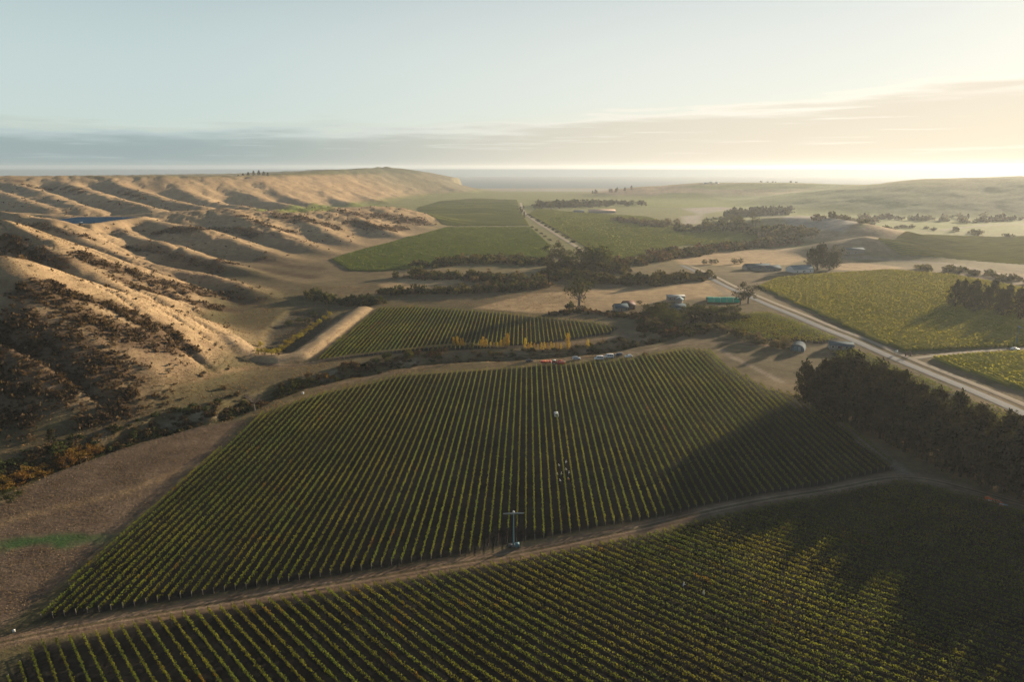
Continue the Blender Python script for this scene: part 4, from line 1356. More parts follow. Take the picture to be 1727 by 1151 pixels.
thicket([(385, 700), (420, 690), (450, 680)], 9, ['brown', 'dark'], 2.6, 2.5, '%s dark twiggy shrub from the left around the bare tree', 'shrubs around the bare tree', 0.8)
for k, (a, b, h, kd) in enumerate(((8, 832, 8, 'rust'), (30, 822, 7.5, 'rust'), (52, 812, 7.5, 'rust'), (74, 806, 6, 'rust'), (20, 848, 6, 'green'), (112, 792, 8.5, 'rust'), (130, 782, 8, 'rust'), (148, 775, 7, 'rust'), (100, 770, 7, 'green'), (165, 768, 5.5, 'rust'), (88, 748, 7, 'pine'))):
    tree_px(kd, a, b, h, '%s tree from the left along the lower creek by the stubble field' % ordinal(k + 1), 'trees along the lower creek', 1.3)
thicket([(180, 752), (250, 733), (320, 712), (390, 698)], 26, ['brown', 'dark', 'brown'], 1.9, 3, '%s low dark shrub from the left in the creek beside the stubble field', 'creek bed shrubs beside the stubble', 0.8)
thicket([(-30, 800), (60, 770), (120, 755)], 18, ['dark', 'brown'], 2.6, 4, '%s dark shrub from the left in the lower creek under the hills', 'lower creek shrubs', 0.8)
for k, (a, b, r) in enumerate(((376, 657, 2.2), (310, 575, 1.2), (345, 630, 1.4), (280, 672, 1.6), (240, 690, 1.8), (200, 668, 1.6), (292, 690, 1.4))):
    shrub('brown', *px(a, b)[:2], r, '%s lone brown bush on the dry flat between hills and creek' % ordinal(k + 1), 'lone bushes on the dry flat', 0.9)
# willows in the drained dam
for k, (a, b, h) in enumerate(((436, 598, 4.2), (447, 599, 4.8), (458, 599, 4.6), (468, 597, 4.8), (477, 591, 4.6), (484, 585, 5.2), (492, 581, 5.4), (500, 574, 5.0), (508, 570, 4.8), (515, 564, 5.0), (523, 558, 4.8), (531, 552, 4.4), (539, 546, 4.4), (548, 540, 4.2), (556, 533, 4.0), (440, 585, 4.0), (488, 550, 5.2), (520, 545, 5.4), (530, 536, 6.0), (505, 545, 5.0))):
    tree_px('willow' if k < 16 else 'green', a, b, h, '%s yellow green willow from the near corner of the dam' % ordinal(k + 1) if k < 16 else '%s dark tree inside the dam, behind the willows' % ordinal(k - 15), 'willows in the dam' if k < 16 else 'dark trees inside the dam', 1.45)
# shelter trees on the skyline plateau
for k, (a, h) in enumerate(((402, 9), (410, 10), (419, 10), (428, 11), (437, 11), (445, 9), (452, 8))):
    p = at(a, 297, 2050)
    tree('pine', p[0], p[1], h + 4, '%s shelter tree from the left in the skyline clump on the far plateau' % ordinal(k + 1), 'skyline clump on the plateau', 1.6)
for k in range(26):
    a = 5 + k * 10.2 + tr.uniform(-4, 4)
    p = at(a, 297, 1900 + tr.uniform(-80, 80))
    tree('pine', p[0], p[1], tr.uniform(5, 10), '%s tiny dark tree from the left in the skyline row on the plateau' % ordinal(k + 1), 'skyline tree row on the plateau', 1.8)
for k, a in enumerate((1286, 1296, 1308, 1316, 1324, 1332, 1340, 1346)):
    p = at(a, 308, 2620)
    tree('green', p[0] + tr.uniform(-12, 12), p[1] + tr.uniform(-40, 40), tr.uniform(5, 10), '%s tree from the left on the right skyline' % ordinal(k + 1), 'trees on the right skyline', 1.6)


# scrub on the hills: too many to count, one mass
def build_scrub():
    rng = np.random.default_rng(77)
    n = 420000
    Y = 215 + (1500 - 215) * rng.random(n) ** 1.35
    X = -(0.82 * Y + 40) + rng.random(n) * (0.82 * Y + 40 - 120)
    w = scrub_density(X, Y, None)
    hz = hm(X, Y) - h_base(X, Y)
    lum = sstep(0.05, 0.5, fbm(X, Y, 6.0, 3, 301))
    keep = (rng.random(n) < (w ** 1.3) * (0.10 + 0.75 * lum) * 0.85 + 0.004 * (hz > 3)) & (hz > 1.5)
    X, Y = X[keep], Y[keep]
    n = len(X)
    print('scrub clumps', n)
    Z = hm(X, Y)
    r = (0.45 + 0.75 * rng.random(n) ** 2) * (1 + Y / 1100)
    q = 7
    cen = np.repeat(np.stack([X, Y, Z], 1), q, axis=0)
    rr = np.repeat(r, q)
    g = rng.normal(size=(n * q, 3)) * 0.55; g[:, 2] = np.abs(g[:, 2]) * 0.9 + 0.15
    cen = cen + g * rr[:, None]
    k = np.repeat(rng.random((n, 1)), q, axis=0)
    c = np.array((0.050, 0.036, 0.024)) * (1 - k) + np.array((0.115, 0.075, 0.045)) * k
    c = c * (0.7 + 0.6 * rng.random((n * q, 1)))
    v, f, cc = leaf_quads(cen, rr * 0.95, c, rng)
    tag(link('hill_scrub', mesh_from_arrays('hill_scrub', v, f, tree_leaf, cc)), 'dark brown scrub growing in the hollows of the dry hills', 'scrub', kind='stuff')
    # straw and tussock on the stubble field and creek banks
    n = 60000
    xs = [p[0] for p in STUBBLE]; ys = [p[1] for p in STUBBLE]
    X = min(xs) + (max(xs) - min(xs)) * rng.random(n); Y = min(ys) + (max(ys) - min(ys)) * rng.random(n)
    g0 = px(92, 912)
    m = in_poly(X, Y, STUBBLE) & (np.hypot((X - g0[0]) / 24.0, (Y - g0[1]) / 6.0) > 0.8) & (rng.random(n) < 0.55 + 0.5 * fbm(X, Y, 5.0, 3, 303)) & (X > -190)
    X, Y = X[m], Y[m]; n = len(X)
    k = rng.random((n, 1))
    c = np.array((0.13, 0.092, 0.06)) * (1 - k) + np.array((0.27, 0.195, 0.125)) * k
    v, f, cc = leaf_quads(np.stack([X, Y, hm(X, Y) + 0.08], 1), 0.30, c, rng, up=0.6)
    print('straw', n)
    tag(link('stubble_straw', mesh_from_arrays('stubble_straw', v, f, tree_leaf, cc)), 'short pale straw standing on the stubble field', 'straw', kind='stuff')

    # dry tussock on the flats and lower slopes between the hills and the creek
    n = 90000
    Y = 215 + 420 * rng.random(n) ** 1.2
    X = -(0.80 * Y) + rng.random(n) * (0.80 * Y + 60)
    ok = ~in_poly(X, Y, MID) & ~in_poly(X, Y, UPPER) & ~in_poly(X, Y, STUBBLE) & (poly_dist(X, Y, BANK)[0] > 4) & (rng.random(n) < 0.5 + 0.7 * fbm(X, Y, 12.0, 3, 305))
    X, Y = X[ok], Y[ok]; n = len(X)
    k = rng.random((n, 1))
    c = (np.array((0.15, 0.11, 0.055)) * (1 - k) + np.array((0.38, 0.26, 0.13)) * k)
    v, f, cc = leaf_quads(np.stack([X, Y, hm(X, Y) + 0.15], 1), 0.62, c, rng, up=0.8)
    tag(link('dry_tussock', mesh_from_arrays('dry_tussock', v, f, tree_leaf, cc)), 'dry golden tussock grass on the flats below the hills', 'grass', kind='stuff')


build_scrub()
thicket_mass('creek_scrub', [(-40, 812), (60, 782), (130, 764), (215, 740), (300, 716), (375, 700), (432, 680)], 150, ['brown', 'dark', 'brown', 'dark'], 2.3, 3.2, 'dark tangled scrub filling the lower creek gully', 0.8)
thicket_mass('creek_scrub', [(455, 668), (500, 655), (575, 634), (650, 619), (740, 606), (830, 602), (930, 598), (1030, 588), (1100, 575)], 150, ['brown', 'gold', 'dark', 'brown'], 1.9, 2.4, 'brown tangled scrub along the creek below the poplars', 0.8)

# ------------------------------------------------------------------ buildings
glass = mat_plain('window_glass', (0.03, 0.04, 0.05), 0.12, spec=0.5, vary=0.05)
white_paint = mat_plain('white_paint', (0.62, 0.62, 0.60), 0.6, vary=0.08)
pale_wall = mat_plain('pale_weatherboard', (0.24, 0.23, 0.21), 0.9, vary=0.1)
brown_wall = mat_plain('brown_board', (0.16, 0.10, 0.07), 0.9, vary=0.2)
blue_roof = mat_plain('blue_grey_iron', (0.075, 0.115, 0.14), 0.9, spec=0.1, vary=0.12, scale=0.6)
pale_roof = mat_plain('pale_blue_iron', (0.19, 0.25, 0.28), 0.9, spec=0.1, vary=0.08, scale=0.6)
white_iron = mat_plain('white_iron', (0.40, 0.41, 0.40), 0.9, spec=0.1, vary=0.1)
red_roof = mat_plain('rust_red_iron', (0.15, 0.075, 0.06), 0.7, vary=0.2, scale=0.6)
pink_roof = mat_plain('pink_iron', (0.56, 0.38, 0.29), 0.6, vary=0.1, scale=0.1)
teal_net = mat_plain('green_shade_net', (0.03, 0.42, 0.26), 0.75, vary=0.25, scale=0.5)
dark_metal = mat_plain('dark_metal', (0.06, 0.06, 0.065), 0.5, vary=0.1)
rubber = mat_plain('rubber', (0.02, 0.02, 0.02), 0.9, vary=0.1)


def mbox(x0, x1, y0, y1, z0, z1):
    v = np.array([[x, y, z] for z in (z0, z1) for x, y in ((x0, y0), (x1, y0), (x1, y1), (x0, y1))], float)
    f = np.array([[3, 2, 1, 0], [4, 5, 6, 7], [0, 1, 5, 4], [1, 2, 6, 5], [2, 3, 7, 6], [3, 0, 4, 7]])
    return v, f


def part(name, boxes, mat, parent, smooth=False):
    v, f = join_tubes(boxes)
    return link(name, mesh_from_arrays(name, v, f, mat, smooth=smooth), parent)


def root(name, x, y, rz, label, cat, group=None, dz=0.0):
    o = bpy.data.objects.new(name, None)
    COL.objects.link(o)
    o.empty_display_size = 0.5
    o.location = (x, y, gz(x, y) + dz)
    o.rotation_euler = (0, 0, rz)
    return tag(o, label, cat, group)


def slab(p0, p1, p2, p3, th):
    """a thick sheet from four corners, thickness upwards along its normal"""
    P = np.array([p0, p1, p2, p3], float)
    n = np.cross(P[1] - P[0], P[3] - P[0]); n /= np.linalg.norm(n)
    v = np.concatenate([P, P + n * th])
    f = np.array([[3, 2, 1, 0], [4, 5, 6, 7], [0, 1, 5, 4], [1, 2, 6, 5], [2, 3, 7, 6], [3, 0, 4, 7]])
    return v, f


def house(name, a, b, rz, L, W, h, rise, wall, roof, label, cat='house', windows=3, chimney=False, door=True, dx=0.0, dy=0.0):
    """gabled building, ridge along local x"""
    p = px(a, b)
    o = root(name, p[0] + dx, p[1] + dy, rz, label, cat)
    w = W / 2; l = L / 2
    # walls: a box with gable ends
    v = np.array([[-l, -w, -1], [l, -w, -1], [l, w, -1], [-l, w, -1], [-l, -w, h], [l, -w, h], [l, w, h], [-l, w, h], [-l, 0, h + rise], [l, 0, h + rise]])
    me = bpy.data.meshes.new('wall')
    me.from_pydata([tuple(q) for q in v], [], [(0, 1, 5, 4), (2, 3, 7, 6), (1, 2, 6, 9, 5), (3, 0, 4, 8, 7), (3, 2, 1, 0)])
    me.materials.append(wall)
    link('wall', me, o)
    e = 0.5; t = e * rise / w
    r1 = slab((-l - e, -w - e, h - t + .05), (l + e, -w - e, h - t + .05), (l + e, 0, h + rise + .05), (-l - e, 0, h + rise + .05), 0.14)
    r2 = slab((l + e, w + e, h - t + .05), (-l - e, w + e, h - t + .05), (-l - e, 0, h + rise + .05), (l + e, 0, h + rise + .05), 0.14)
    ro = part('roof', [r1, r2], roof, o)
    link('ridge_cap', mesh_from_arrays('ridge_cap', *mbox(-l - e, l + e, -0.22, 0.22, h + rise + 0.12, h + rise + 0.26), roof), ro)
    if chimney:
        link('chimney', mesh_from_arrays('chimney', *mbox(l * .3, l * .3 + .8, .3, 1.1, h, h + rise + 1.1), brown_wall), ro)
    for s in (-1, 1):
        for k in range(windows):
            cx = -l + (k + 0.5) * L / windows + (0.9 if k == windows // 2 and s == -1 and door else 0)
            wd = part('window', [mbox(cx - .75, cx + .75, s * w - .06, s * w + .06, 0.95, 2.15)], white_paint, o)
            part('pane', [mbox(cx - .62, cx + .62, s * w - .09, s * w + .09, 1.06, 2.04)], glass, wd)
    if door:
        part('door', [mbox(-0.9, 0.05, -w - .08, -w + .08, 0.0, 2.05)], brown_wall, o)
    return o


def lean_to(name, o, x0, x1, y0, y1, h0, h1, wall, roof):
    part('wing_wall', [mbox(x0, x1, y0, y1, -1, h0)], wall, o)
    part('wing_roof', [slab((x0 - .3, y0 - .4, h0 + .05), (x1 + .3, y0 - .4, h0 + .05), (x1 + .3, y1, h1), (x0 - .3, y1, h1), 0.12)], roof, o)


o = house('farmhouse', 1141, 524, 0.15, 11, 7, 2.8, 2.0, pale_wall, blue_roof, 'pale farmhouse with blue grey roof among the garden trees', windows=4, chimney=True)
lean_to('farmhouse', o, -4, 3, -5.6, -3.55, 2.2, 2.75, pale_wall, pale_roof)
o = house('farm_shed', 1139, 506, 0.05, 13, 5, 3.0, 0.8, pale_wall, white_iron, 'long white roofed shed behind the pale farmhouse', 'shed', 4)
o = house('cottage', 1145, 511, 1.2, 7, 5, 2.6, 1.6, pale_wall, pale_roof, 'small pale roofed cottage between shed and farmhouse', 'cottage', 2)
house('cabin', 1046, 524, 0.25, 9.5, 6.5, 2.8, 2.2, pale_wall, blue_roof, 'small cabin with blue grey roof left on the gold paddock edge', 'cabin', 2)
house('barn', 1059, 521, 0.25, 8, 7, 3.2, 2.6, brown_wall, red_roof, 'dark red brown barn right behind the blue roofed cabin', 'barn', 1)
o = house('homestead', 1276, 455, 0.12, 26, 11, 3.0, 3.0, pale_wall, blue_roof, 'long homestead with blue grey roof beside the gold field', windows=6, chimney=True)
lean_to('homestead', o, -9, 6, -8.6, -5.55, 2.2, 2.95, pale_wall, blue_roof)
house('homestead_wing', 1301, 457, 0.35, 17, 9, 2.9, 2.6, pale_wall, blue_roof, 'second blue grey roofed house joining the homestead on the right', windows=3)
house('white_barn', 1348, 459, 0.3, 23, 13, 3.6, 3.2, white_paint, pale_roof, 'pale blue roofed barn in front of the dark tree clump', 'barn', 3)
house('hay_shed', 1438, 427, 0.1, 22, 12, 4.5, 1.6, pale_wall, blue_roof, 'hazy blue roofed shed at the end of the bank on the right', 'shed', 3)
house('road_house', 1417, 588, -0.25, 12, 7, 2.4, 1.4, pale_wall, blue_roof, 'low blue grey roofed house beside the road behind the pines', windows=4)
house('long_shed', 1015, 359, 0.02, 62, 18, 4.2, 3.6, pale_wall, pink_roof, 'long far shed with pinkish roof at the wood edge', 'shed', 8)
house('far_house', 976, 359, 0.05, 24, 12, 3.5, 2.4, pale_wall, blue_roof, 'far blue roofed house left of the long pink shed', windows=4)
for k, (a, yy) in enumerate(((1190, 2640), (1199, 2650), (1209, 2640))):
    p = at(a, 309, yy)
    q = root('hilltop_house', p[0], p[1], 0.2 * k, '%s tiny white house from the left on the right skyline' % ordinal(k + 1), 'house', 'white houses on the right skyline')
    part('wall', [mbox(-6, 6, -4, 4, -2, 3.6)], white_paint, q)
    part('roof', [slab((-6.5, -4.6, 3.5), (6.5, -4.6, 3.5), (6.5, 0, 5.6), (-6.5, 0, 5.6), .15), slab((6.5, 4.6, 3.5), (-6.5, 4.6, 3.5), (-6.5, 0, 5.6), (6.5, 0, 5.6), .15)], pale_roof, q)

# round-topped iron shed at the end of the windbreak
p = px(1346, 590)
o = root('round_shed', p[0], p[1], -0.5, 'round topped blue grey iron shed at the far end of the pines', 'shed')
th = np.linspace(0, math.pi, 17)
ring = np.stack([3.6 * np.cos(th), 3.9 * np.sin(th) ** 0.8], 1)
v = np.array([[x, y, z] for y in (-4.5, 4.5) for x, z in ring])
f = np.array([[i, i + 1, 18 + i, 17 + i] for i in range(16)])
link('roof', mesh_from_arrays('roof', v, f, blue_roof, smooth=True), o)
me = bpy.data.meshes.new('end_wall')
me.from_pydata([(x, -4.3, z) for x, z in ring], [], [tuple(range(17))]); me.materials.append(blue_roof)
link('end_wall', me, o)
me = bpy.data.meshes.new('end_wall')
me.from_pydata([(x, 4.3, z) for x, z in ring], [], [tuple(range(16, -1, -1))]); me.materials.append(blue_roof)
link('end_wall', me, o)
for sx in (-1.75, 0.15):
    part('door', [mbox(sx, sx + 1.6, -4.5, -4.32, 0, 2.7)], pale_roof, o)

# green shade house
p0 = px(1192, 508); p1 = px(1246, 509)
o = root('shade_house', (p0[0] + p1[0]) / 2, (p0[1] + p1[1]) / 2, math.atan2(p1[1] - p0[1], p1[0] - p0[0]), 'long green shade net tunnel behind the garden trees', 'shade house')
L = float(np.hypot(*(p1 - p0)[:2])) / 2
xs = np.linspace(-L, L, 11)
th = np.linspace(0, math.pi, 11)
v = np.array([[x, 4.2 * math.cos(t), (3.3 + .15 * math.sin(3 * x)) * math.sin(t) ** .7 - 0.1] for x in xs for t in th])
f = np.array([[i * 11 + j, (i + 1) * 11 + j, (i + 1) * 11 + j + 1, i * 11 + j + 1] for i in range(10) for j in range(10)])
link('net', mesh_from_arrays('net', v, f, teal_net, smooth=True), o)
for x in xs[::2]:
    tv, tf = tube([(x, 4.25 * math.cos(t), 3.42 * math.sin(t) ** .7 - .1) for t in th], [0.06] * 11, 4)
    link('hoop', mesh_from_arrays('hoop', tv, tf, white_paint), o)

# ------------------------------------------------------------------ wind machines
tower_mat = mat_plain('pale_tower_paint', (0.10, 0.20, 0.23), 0.6, vary=0.05)
blade_mat = mat_plain('blade_white', (0.26, 0.30, 0.31), 0.6, vary=0.03)


def wind_machine(x, y, label, h=10.4, spin=0.05):
    o = root('wind_machine', x, y, spin, label, 'wind machine', 'frost wind machines')
    tv, tf = tube([(0, 0, -.3), (0, 0, h * .5), (0, 0, h)], [0.22, 0.17, 0.12], 10)
    link('tower', mesh_from_arrays('tower', tv, tf, tower_mat, smooth=True), o)
    part('base_plate', [mbox(-.9, .9, -.9, .9, -.4, .25)], pale_wall, o)
    en = part('engine_box', [mbox(.45, 1.6, -1.5, -.3, .25, 1.25)], tower_mat, o)
    part('exhaust', [mbox(.9, 1.0, -.9, -.8, 1.25, 1.9)], dark_metal, en)
    part('fuel_tank', [mbox(-1.5, -.5, -1.3, -.4, .25, .95)], dark_metal, o)
    tv, tf = tube([(0, -.75, h + .12), (0, 0, h + .2), (0, .55, h + .2)], [0.20, 0.36, 0.2], 10)
    hub = link('gearbox', mesh_from_arrays('gearbox', tv, tf, blade_mat, smooth=True), o)
    for s in (-1, 1):
        k = np.linspace(.15, 3.0, 7)
        v = np.array([[s * q, -.72 + dy, h + .12 + dz * (.30 - .05 * q)] for q in k for dy, dz in ((-.04, -1), (.04, -.3), (.04, 1), (-.04, .3))])
        f = np.array([[i * 4 + j, i * 4 + (j + 1) % 4, (i + 1) * 4 + (j + 1) % 4, (i + 1) * 4 + j] for i in range(6) for j in range(4)])
        link('blade', mesh_from_arrays('blade', v, f, blade_mat, smooth=True), o)
    return o


wind_machine(WIND[0], WIND[1], 'pale blue wind machine tower with two blades in the middle vineyard')
p = px(1713, 583)
wind_machine(p[0], p[1], 'thin far wind machine beside the side lane at the right edge', 10.4, 1.3)

# ------------------------------------------------------------------ vehicles
paint = {k: mat_plain('paint_' + k, c, 0.3, spec=0.5, vary=0.03) for k, c in (('white', (0.74, 0.76, 0.77)), ('silver', (0.42, 0.50, 0.56)), ('black', (0.02, 0.022, 0.025)), ('red', (0.55, 0.035, 0.025)), ('orange', (0.75, 0.16, 0.03)), ('navy', (0.03, 0.035, 0.06)))}
rim_mat = mat_plain('wheel_rim', (0.35, 0.35, 0.36), 0.4, vary=0.05)


def wheel(o, x, y, r, w):
    k = 14
    th = np.linspace(0, 2 * math.pi, k, endpoint=False)
    prof = ((-w / 2, .62), (-w / 2, .92), (-w / 2 * .7, 1.0), (w / 2 * .7, 1.0), (w / 2, .92), (w / 2, .62))
    v = np.array([[x + r * q * math.cos(t), y + d, r + r * q * math.sin(t)] for d, q in prof for t in th])
    f = np.array([[i * k + j, i * k + (j + 1) % k, (i + 1) * k + (j + 1) % k, (i + 1) * k + j] for i in range(5) for j in range(k)])
    t_ = link('wheel', mesh_from_arrays('wheel', v, f, rubber, smooth=True), o)
    d = w / 2 * (1 if y > 0 else -1) * .9
    v = np.array([[x, y + d, r]] + [[x + r * .63 * math.cos(t), y + d, r + r * .63 * math.sin(t)] for t in th])
    f = np.array([[0, 1 + j, 1 + (j + 1) % k] for j in range(k)])
    link('rim', mesh_from_arrays('rim', v, f, rim_mat), t_)


def loft(stations):
    """stations: x, z bottom, z belt, z top, half width belt, half width top -> closed body"""
    V = []
    for x, zb, zm, zt, wb, wt in stations:
        V += [(x, -wb * .92, zb), (x, -wb, (zb + zm) / 2), (x, -wb * .98, zm), (x, -wt, zt), (x, wt, zt), (x, wb * .98, zm), (x, wb, (zb + zm) / 2), (x, wb * .92, zb)]
    F = []
    n = len(stations)
    for i in range(n - 1):
        for j in range(8):
            F.append((i * 8 + j, (i + 1) * 8 + j, (i + 1) * 8 + (j + 1) % 8, i * 8 + (j + 1) % 8))
    F.append((0, 1, 2, 7)); F.append((2, 3, 4, 5)); F.append((2, 5, 6, 7))
    e = (n - 1) * 8
    F.append((e + 7, e + 2, e + 1, e)); F.append((e + 5, e + 4, e + 3, e + 2)); F.append((e + 7, e + 6, e + 5, e + 2))
    return np.array(V, float), np.array(F)


SHAPES = {
    'van': ([(-2.45, .45, 1.1, 1.9, .84, .74), (-2.35, .32, 1.12, 2.08, .92, .80), (-.5, .30, 1.12, 2.16, .94, .82), (1.35, .30, 1.12, 2.10, .94, .80), (2.05, .30, 1.08, 1.25, .92, .78), (2.4, .35, .92, 1.0, .88, .72), (2.5, .45, .8, .84, .8, .66)], 1.6, .34, (1.37, 2.03), (-2.2, 1.3)),
    'car': ([(-2.1, .42, .85, .95, .80, .70), (-1.95, .28, .90, 1.06, .87, .72), (-1.35, .26, .92, 1.46, .89, .62), (-.2, .26, .93, 1.52, .90, .66), (.55, .26, .92, 1.42, .90, .62), (1.15, .26, .90, .97, .89, .74), (1.95, .28, .74, .80, .86, .72), (2.12, .40, .66, .68, .78, .64)], 1.32, .32, (.58, 1.13), (-1.3, .5)),
    'suv': ([(-2.2, .5, 1.0, 1.55, .84, .68), (-2.05, .36, 1.05, 1.72, .92, .70), (-.2, .34, 1.06, 1.80, .94, .73), (.65, .34, 1.05, 1.70, .94, .70), (1.25, .34, 1.03, 1.14, .93, .80), (2.1, .36, .92, 1.0, .9, .76), (2.3, .5, .8, .84, .82, .68)], 1.4, .37, (.68, 1.22), (-1.9, .6))}


def vehicle(name, shape, a, b, rz, colour, label, cat='car'):
    st, wb, wr, ws, sw = SHAPES[shape]
    p = px(a, b)
    o = root(name, p[0], p[1], rz, label, cat, dz=0.02)
    v, f = loft(st)
    link('body', mesh_from_arrays('body', v, f, paint[colour]), o)

    def ring_at(x):
        S = np.array(st)
        return [np.interp(x, S[:, 0], S[:, k]) for k in range(1, 6)]

    def side(x0, x1, s):
        P = []
        for x in (x0, x1):
            zb, zm, zt, wb_, wt = ring_at(x)
            P.append(((x, s * (wb_ * .98 * .86 + wt * .14 + .012), zm * .86 + zt * .14), (x, s * (wb_ * .98 * .14 + wt * .86 + .012), zm * .14 + zt * .86)))
        return np.array([P[0][0], P[1][0], P[1][1], P[0][1]]), np.array([[0, 1, 2, 3]])
    nwin = 3 if shape != 'car' else 2
    for s in (-1, 1):
        for k in range(nwin):
            x0 = sw[0] + (sw[1] - sw[0]) * (k + .06) / nwin; x1 = sw[0] + (sw[1] - sw[0]) * (k + .94) / nwin
            vv, ff = side(x0, x1, s)
            link('side_window', mesh_from_arrays('side_window', vv, ff, glass), o)
    r0, r1 = ring_at(ws[0]), ring_at(ws[1])
    vv = np.array([(ws[0], -r0[4] * .93, r0[2] + .0), (ws[0], r0[4] * .93, r0[2]), (ws[1], r1[4] * .95, r1[2]), (ws[1], -r1[4] * .95, r1[2])]) + np.array([.015, 0, .015])
    link('windscreen', mesh_from_arrays('windscreen', vv, np.array([[0, 3, 2, 1]]), glass), o)
    x0 = st[0][0]; z = ring_at(x0 + .05)
    part('rear_window', [mbox(x0 - .02, x0 + .04, -.55, .55, z[1] + .08, max(z[2] - .08, z[1] + .12))], glass, o)
    for s in (-1, 1):
        part('headlight', [mbox(st[-1][0] - .1, st[-1][0] + .01, s * .62 - .12, s * .62 + .12, .58, .72)], white_paint, o)
        part('tail_light', [mbox(x0 - .015, x0 + .1, s * .7 - .08, s * .7 + .08, .62, .82)], paint['red'], o)
    for x in (-wb, wb):
        for s in (-1, 1):
            wheel(o, x, s * (st[2][4] - .1), wr, .22)
    return o


vehicle('parked_van', 'van', 1010, 607, math.pi + 0.12, 'white', 'white passenger van parked above the middle vineyard, left of the two vans', 'van')
vehicle('parked_van', 'van', 1027, 604, math.pi + 0.12, 'white', 'white passenger van with dark side windows, right of the two vans', 'van')
vehicle('parked_car', 'suv', 1043, 601, math.pi + 0.35, 'navy', 'dark wagon parked between the white vans and the white hatchback')
vehicle('parked_car', 'car', 1060, 603, math.pi + 0.15, 'white', 'white hatchback, rightmost of the parked vehicles')
vehicle('parked_car', 'suv', 972, 607, 0.15, 'silver', 'silver blue wagon parked between tractor and vans')
vehicle('parked_car', 'car', 893, 611, 0.5, 'black', 'black car parked alone left of the orange grape trailer')
vehicle('farm_wagon', 'suv', 938, 702, math.pi / 2, 'white', 'small white wagon standing between two rows of the middle vineyard')
vehicle('lane_car', 'car', 1711, 591, 0.1, 'white', 'white car on the side lane at the right edge')

# tractor with its grape trailer
p = px(936, 615)
o = root('tractor', p[0], p[1], 0.12, 'red tractor with glazed cab beside the orange grape trailer', 'tractor')
part('bonnet', [mbox(.3, 2.3, -.42, .42, .8, 1.5)], paint['red'], o)
part('chassis', [mbox(-1.3, 2.2, -.3, .3, .55, .82)], dark_metal, o)
cab = part('cab', [mbox(-1.15, .35, -.72, .72, .95, 1.35)], paint['red'], o)
part('cab_glass', [mbox(-1.08, .28, -.66, .66, 1.34, 2.3)], glass, cab)
part('cab_roof', [mbox(-1.2, .4, -.78, .78, 2.3, 2.48)], white_paint, cab)
part('exhaust', [mbox(.9, 1.0, .3, .4, 1.5, 2.5)], dark_metal, o)
for x, r, w in ((-.75, .80, .45), (1.7, .52, .32)):
    for s in (-1, 1):
        wheel(o, x, s * .85, r, w)
for s in (-1, 1):
    part('mudguard', [mbox(-1.45, -.05, s * .85 - .26, s * .85 + .26, 1.62, 1.72)], paint['red'], o)
p = px(946, 616)
o = root('harvest_hopper', p[0], p[1], 0.3, 'bright red harvest hopper right of the tractor', 'hopper')
part('hopper', [slab((-1.5, -1.2, .7), (1.5, -1.2, .7), (1.5, -1.5, 2.2), (-1.5, -1.5, 2.2), .08), slab((1.5, 1.2, .7), (-1.5, 1.2, .7), (-1.5, 1.5, 2.2), (1.5, 1.5, 2.2), .08), slab((-1.5, 1.2, .7), (-1.5, -1.2, .7), (-1.8, -1.5, 2.2), (-1.8, 1.5, 2.2), .08), slab((1.5, -1.2, .7), (1.5, 1.2, .7), (1.8, 1.5, 2.2), (1.8, -1.5, 2.2), .08), mbox(-1.5, 1.5, -1.2, 1.2, .62, .72)], paint['red'], o)
part('frame', [mbox(-1.9, 1.9, -.5, .5, .42, .6)], dark_metal, o)
part('cover_rail', [mbox(-1.8, 1.8, -1.62, -1.48, 2.2, 2.32)], white_paint, o)
for s in (-1, 1):
    wheel(o, -.2, s * 1.3, .42, .3)
p = px(921, 614)
o = root('grape_trailer', p[0], p[1], 0.12, 'flat trailer carrying orange grape bins left of the tractor', 'trailer')
part('deck', [mbox(-3.1, 3.1, -1.1, 1.1, .72, .86)], dark_metal, o)
part('drawbar', [mbox(3.1, 4.3, -.08, .08, .55, .7)], dark_metal, o)
for x in (-1.2, -.2):
    for s in (-1, 1):
        wheel(o, x, s * 1.0, .36, .26)


def bin_mesh(name, mat):
    return mesh_from_arrays(name, *join_tubes([mbox(-.6, .6, -.6, -.54, 0, .75), mbox(-.6, .6, .54, .6, 0, .75), mbox(-.6, -.54, -.54, .54, 0, .75), mbox(.54, .6, -.54, .54, 0, .75), mbox(-.54, .54, -.54, .54, .08, .14), mbox(-.68, .68, -.68, .68, .70, .745)]), mat)


